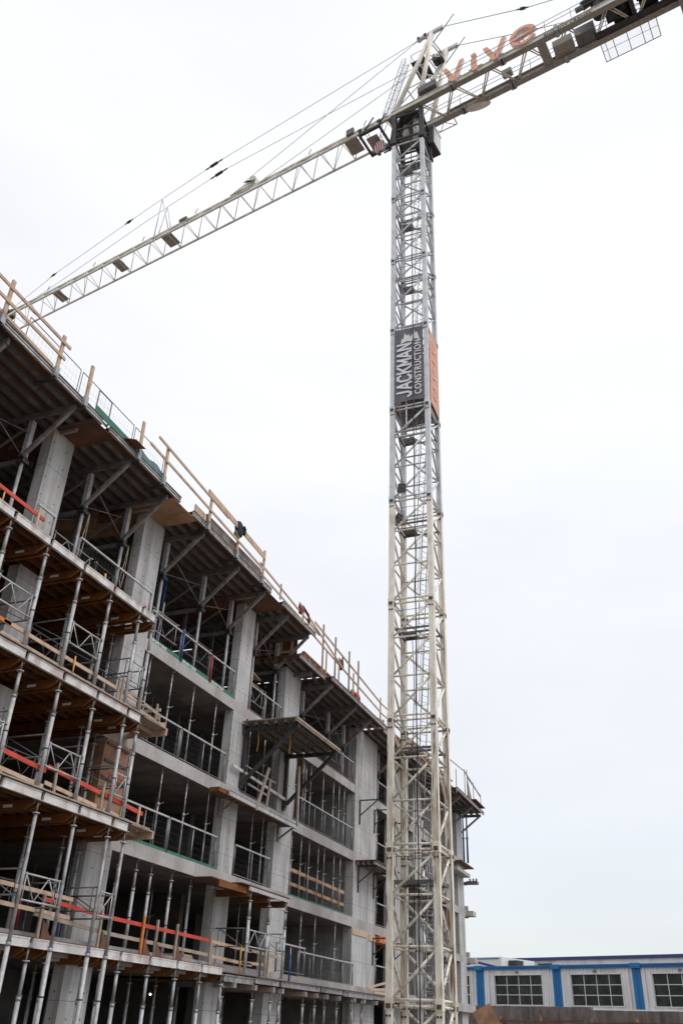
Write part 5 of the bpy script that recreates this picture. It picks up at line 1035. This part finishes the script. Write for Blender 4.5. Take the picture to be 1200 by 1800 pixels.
# operator cab, hung beside the tower on the far side
cb = part('cab', jbox(-1.25, .2, .95, 2.15, ZJ-2.3, ZJ-2.2), DARK, cr)
part('cab_side', jbox(-1.25, .2, .95, 1.0, ZJ-2.2, ZJ-.4), GREYST, cb); part('cab_side', jbox(-1.25, -1.2, 1.0, 2.15, ZJ-2.2, ZJ-.4), TRIM, cb); part('cab_side', jbox(-1.2, .2, 2.1, 2.15, ZJ-2.2, ZJ-.4), TRIM, cb); part('cab_roof', jbox(-1.3, .25, .9, 2.2, ZJ-.4, ZJ-.32), TRIM, cb); part('cab_window', jbox(.17, .21, 1.02, 2.08, ZJ-2.1, ZJ-.45), GLASS, cb)
part('cab_hanger', MB().beam(jp(-.5, .9, ZJ-.3), jp(-.5, 2.0, ZJ-.3), .15, .15), DARK, cb)

# ------------------------------------------------------------------ things carried by the crane
sg = thing('letter_sign', 'peach coloured letters reading vive standing on the counter-jib', 'sign', jp(-6.4, -1.25, ZJ))
SB = ZJ-.22
def letter(poly_list, name):
    for poly in poly_list: 
        M_ = basis(jp(0, -1.30, SB), tuple(-JD), (0, 0, 1), tuple(-JN))
        o = part(name, MB().prism(poly, .05, M_), PINK, sg)
        M_ = basis(jp(0, -1.10, SB), tuple(-JD), (0, 0, 1), tuple(-JN))
        part('letter_return', MB().prism(poly, .195, M_), SIGNR, o)
def vee(x0, x1): xm = x0+(x1-x0)*.46; w_ = .31; return [[(x0, 1.85), (x0+w_, 1.85), (xm+.06, .62), (x1-w_, 2.02), (x1, 2.02), (xm+.19, 0.0), (xm-.12, 0.0)]]
letter(vee(3.15, 4.75), 'letter_v'); letter([[(5.32, 0), (5.66, 0), (5.66, 1.42), (5.32, 1.42)], [(5.49+.2*math.cos(t_), 1.78+.17*math.sin(t_)) for t_ in [2*math.pi*q/12 for q in range(12)]]], 'letter_i'); letter(vee(6.2, 7.9), 'letter_v')
ex, ez, ra, rb = 9.05, 1.08, .95, 1.0
def arc(t0, t1, n, f): return [(ex+ra*f*math.cos(R(t0+(t1-t0)*q/n)), ez+rb*f*math.sin(R(t0+(t1-t0)*q/n))) for q in range(n+1)]
for t0, t1 in ((20, 110), (110, 200), (200, 270), (270, 330)):
    letter([arc(t0, t1, 6, 1.0)+arc(t0, t1, 6, .70)[::-1]], 'letter_e')
letter([[(ex-.72, ez-.26), (ex-.66, ez-.02), (ex+.86, ez+.36), (ex+.88, ez+.08)]], 'letter_e')
for s_ in (3.9, 5.5, 7.0, 9.0): part('support_frame', MB().beam(jp(-s_, -1.12, ZJ+.15), jp(-s_, -1.12, ZJ+.7), .06, .06).beam(jp(-s_-.5, -1.1, ZJ+.4), jp(-s_+.5, -1.1, ZJ+.4), .05, .05), GREYST, sg)

BZ0, BZ1 = 29.95, 35.35
def sheet(p, q, z0, z1, m, parent, name, ny=16, nz=18, amp=.035, seed=1):
    random.seed(seed); p = Vector(p); q = Vector(q); nrm = (q-p).cross(Vector((0, 0, 1))).normalized(); mb = MB(); vs = []
    for s_ in (0, 1):
        for j in range(nz+1):
            for k in range(ny+1):
                a = k/ny; b_ = j/nz; w_ = math.sin(a*math.pi)*math.sin(b_*math.pi)**.5
                sag = .06*math.sin(a*math.pi)
                o = p.lerp(q, a)+nrm*(amp*w_*(.7*math.sin(a*9+b_*5)+.5*math.sin(b_*17+a*3))+s_*.004); vs.append((o.x, o.y, z0+(z1-z0)*b_+(sag if j == 0 else (-sag if j == nz else 0))))
    n1 = (ny+1)*(nz+1); fs = []
    for j in range(nz):
        for k in range(ny): a = j*(ny+1)+k; fs += [(a, a+1, a+ny+2, a+ny+1), (n1+a+ny+1, n1+a+ny+2, n1+a+1, n1+a)]
    mb.add(vs, fs, True); return part(name, mb, m, parent)
FY = AY-HW-.16
bn = thing('banner', 'charcoal banner with pale vertical JACKMAN CONSTRUCTION lettering on the crane mast', 'banner', (AX, FY, BZ0))
sheet((AX-HW+.15, FY, 0), (AX+HW-.15, FY, 0), BZ0, BZ1, BANG, bn, 'fabric', amp=.034)
GLY = {'J': [[(.78, 1), (.78, .25), (.62, .04), (.32, .04), (.12, .22)]], 'A': [[(.06, 0), (.5, 1), (.94, 0)], [(.24, .3), (.76, .3)]], 'C': [[(.9, .78), (.7, .96), (.3, .96), (.1, .76), (.1, .24), (.3, .04), (.7, .04), (.9, .22)]],
       'K': [[(.12, 0), (.12, 1)], [(.92, 1), (.2, .42)], [(.38, .58), (.95, 0)]], 'M': [[(.1, 0), (.1, 1)], [(.1, .95), (.5, .3), (.9, .95)], [(.9, 1), (.9, 0)]], 'N': [[(.12, 0), (.12, 1)], [(.14, .98), (.86, .02)], [(.88, 0), (.88, 1)]]}
def block_text(txt, length, height, wt):
    mb = MB(); u = length/len(txt); n = 0
    for i, ch in enumerate(txt):
        for ln in GLY[ch]:
            for a, b in zip(ln, ln[1:]):
                p = Vector((u*(i+.06+a[0]*.88), a[1]*height, n*.0012)); q = Vector((u*(i+.06+b[0]*.88), b[1]*height, n*.0012)); d = (q-p).normalized()*wt*.3
                mb.beam(p-d, q+d, wt*(.8 if abs(d.y) > abs(d.x) else 1.0), .004, (0, 0, 1)); n = (n+1) % 9
    return mb
def fit(tm, length, height):
    mx = max(v[0] for v in tm.v); mn = min(v[0] for v in tm.v); my = max(v[1] for v in tm.v); mny = min(v[1] for v in tm.v)
    tm.v = [((v[0]-mn)/(mx-mn)*length, (v[1]-mny)/(my-mny)*height, v[2]) for v in tm.v]; return tm
part('lettering', place(block_text('JACKMAN', 4.05, .80, .165), basis((AX+.14, FY-.06, BZ0+.22), (0, 0, 1), (-1, 0, 0), (0, -1, 0))), WHITE, bn)
t2 = text_mesh('CONSTRUCTION', 1.0, .002, .02, 1.0, 1.12)
part('lettering', place(fit(t2, 4.0, .42), basis((AX+.74, FY-.06, BZ0+.35), (0, 0, 1), (-1, 0, 0), (0, -1, 0))), WHITE, bn)
mt = MB().prism([(-.52, 0), (-.45, .42), (-.36, .28), (-.28, .78), (-.16, .55), (-.02, .62), (.06, .38), (.2, .6), (.26, 1.0), (.36, .62), (.46, .72), (.56, .35), (.62, .1), (.3, .2), (.1, .02), (-.1, .12)], .004, basis((AX+.05, FY-.057, BZ0+4.28), (1, 0, 0), (0, 0, 1), (0, -1, 0)))
part('mountain_emblem', mt, WHITE, bn)
for k in range(9): part('tie', MB().cbox((AX-HW+.12, FY, BZ0+.3+k*.6), (.05, .02, .03)).cbox((AX+HW-.12, FY, BZ0+.3+k*.6), (.05, .02, .03)), WHITE, bn)
bo = thing('banner', 'orange banner with white vertical vive lettering on the side of the mast', 'banner', (AX+HW+.16, AY, BZ0)); BX = AX+HW+.16
sheet((BX, AY-HW+.1, 0), (BX, AY+HW-.1, 0), BZ0-.1, BZ1, BANO, bo, 'fabric', amp=.02, seed=2)
Mv = lambda zc: basis((BX+.03, AY, zc), (0, 0, -1), (0, 1, 0), (1, 0, 0))
def strk(pts, w_): 
    mb = MB()
    for (a, b), (c_, d) in zip(pts, pts[1:]): mb.beam((BX+.055, AY+a, BZ0+b), (BX+.055, AY+c_, BZ0+d), .004, w_, (0, 1, 0) if abs(d-b) > abs(c_-a) else (0, 0, 1))
    return mb
part('lettering', strk([(-.35, 4.7), (.35, 4.3), (-.35, 3.95)], .11), BANP, bo); part('lettering', strk([(-.35, 3.35), (.3, 3.35)], .11), BANP, bo); part('lettering', strk([(-.35, 2.75), (.35, 2.35), (-.35, 2.0)], .11), BANP, bo)
ep = [(.02+.42*math.sin(R(a_)), 1.1+.36*math.cos(R(a_))) for a_ in range(-60, 241, 25)]; part('lettering', strk(ep+[(-.3, .95)], .10), BANP, bo); part('lettering', strk([(0.0, 1.42), (-.05, .78)], .09), BANP, bo)
b_3 = thing('banner', 'orange banner on the far left side of mast, seen from inside', 'banner', (AX-HW-.16, AY, BZ0)); sheet((AX-HW-.16, AY-HW+.1, 0), (AX-HW-.16, AY+HW-.1, 0), BZ0-.1, BZ1, BANO, b_3, 'fabric', seed=3)
b_4 = thing('banner', 'pale grey back of banner on rear of mast, seen from inside', 'banner', (AX, AY+HW+.16, BZ0)); sheet((AX-HW+.15, AY+HW+.16, 0), (AX+HW-.15, AY+HW+.16, 0), BZ0, BZ1, BANB, b_4, 'fabric', seed=4)
def flood(loc, label, rot):
    t = thing('flood_light', label, 'flood light', loc); x, y, z = loc
    M_ = Matrix.Translation(loc) @ Matrix.Rotation(R(rot), 4, 'Z') @ Matrix.Rotation(R(35), 4, 'X') @ Matrix.Scale(.72, 4)
    def bx(a): m_ = MB().box(*a); m_.v = [tuple(M_ @ Vector(p)) for p in m_.v]; return m_
    part('housing', bx((-.28, .28, -.12, .0, -.28, .36)), DARK, t); part('lens', bx((-.24, .24, -.14, -.121, -.24, .30)), GREYST, t); part('bracket', bx((-.3, .3, .0, .10, -.38, -.30)), TRIM, t); part('divider', bx((-.25, .25, -.15, -.141, .02, .05)), DARK, t)
flood((AX-.45, AY-HW-.12, 24.3), 'black flood light fixed on the front of the mast where grey meets cream', 20); flood((AX-.85, AY-.5, 22.9), 'second flood light tucked inside the mast below the front one', 70)
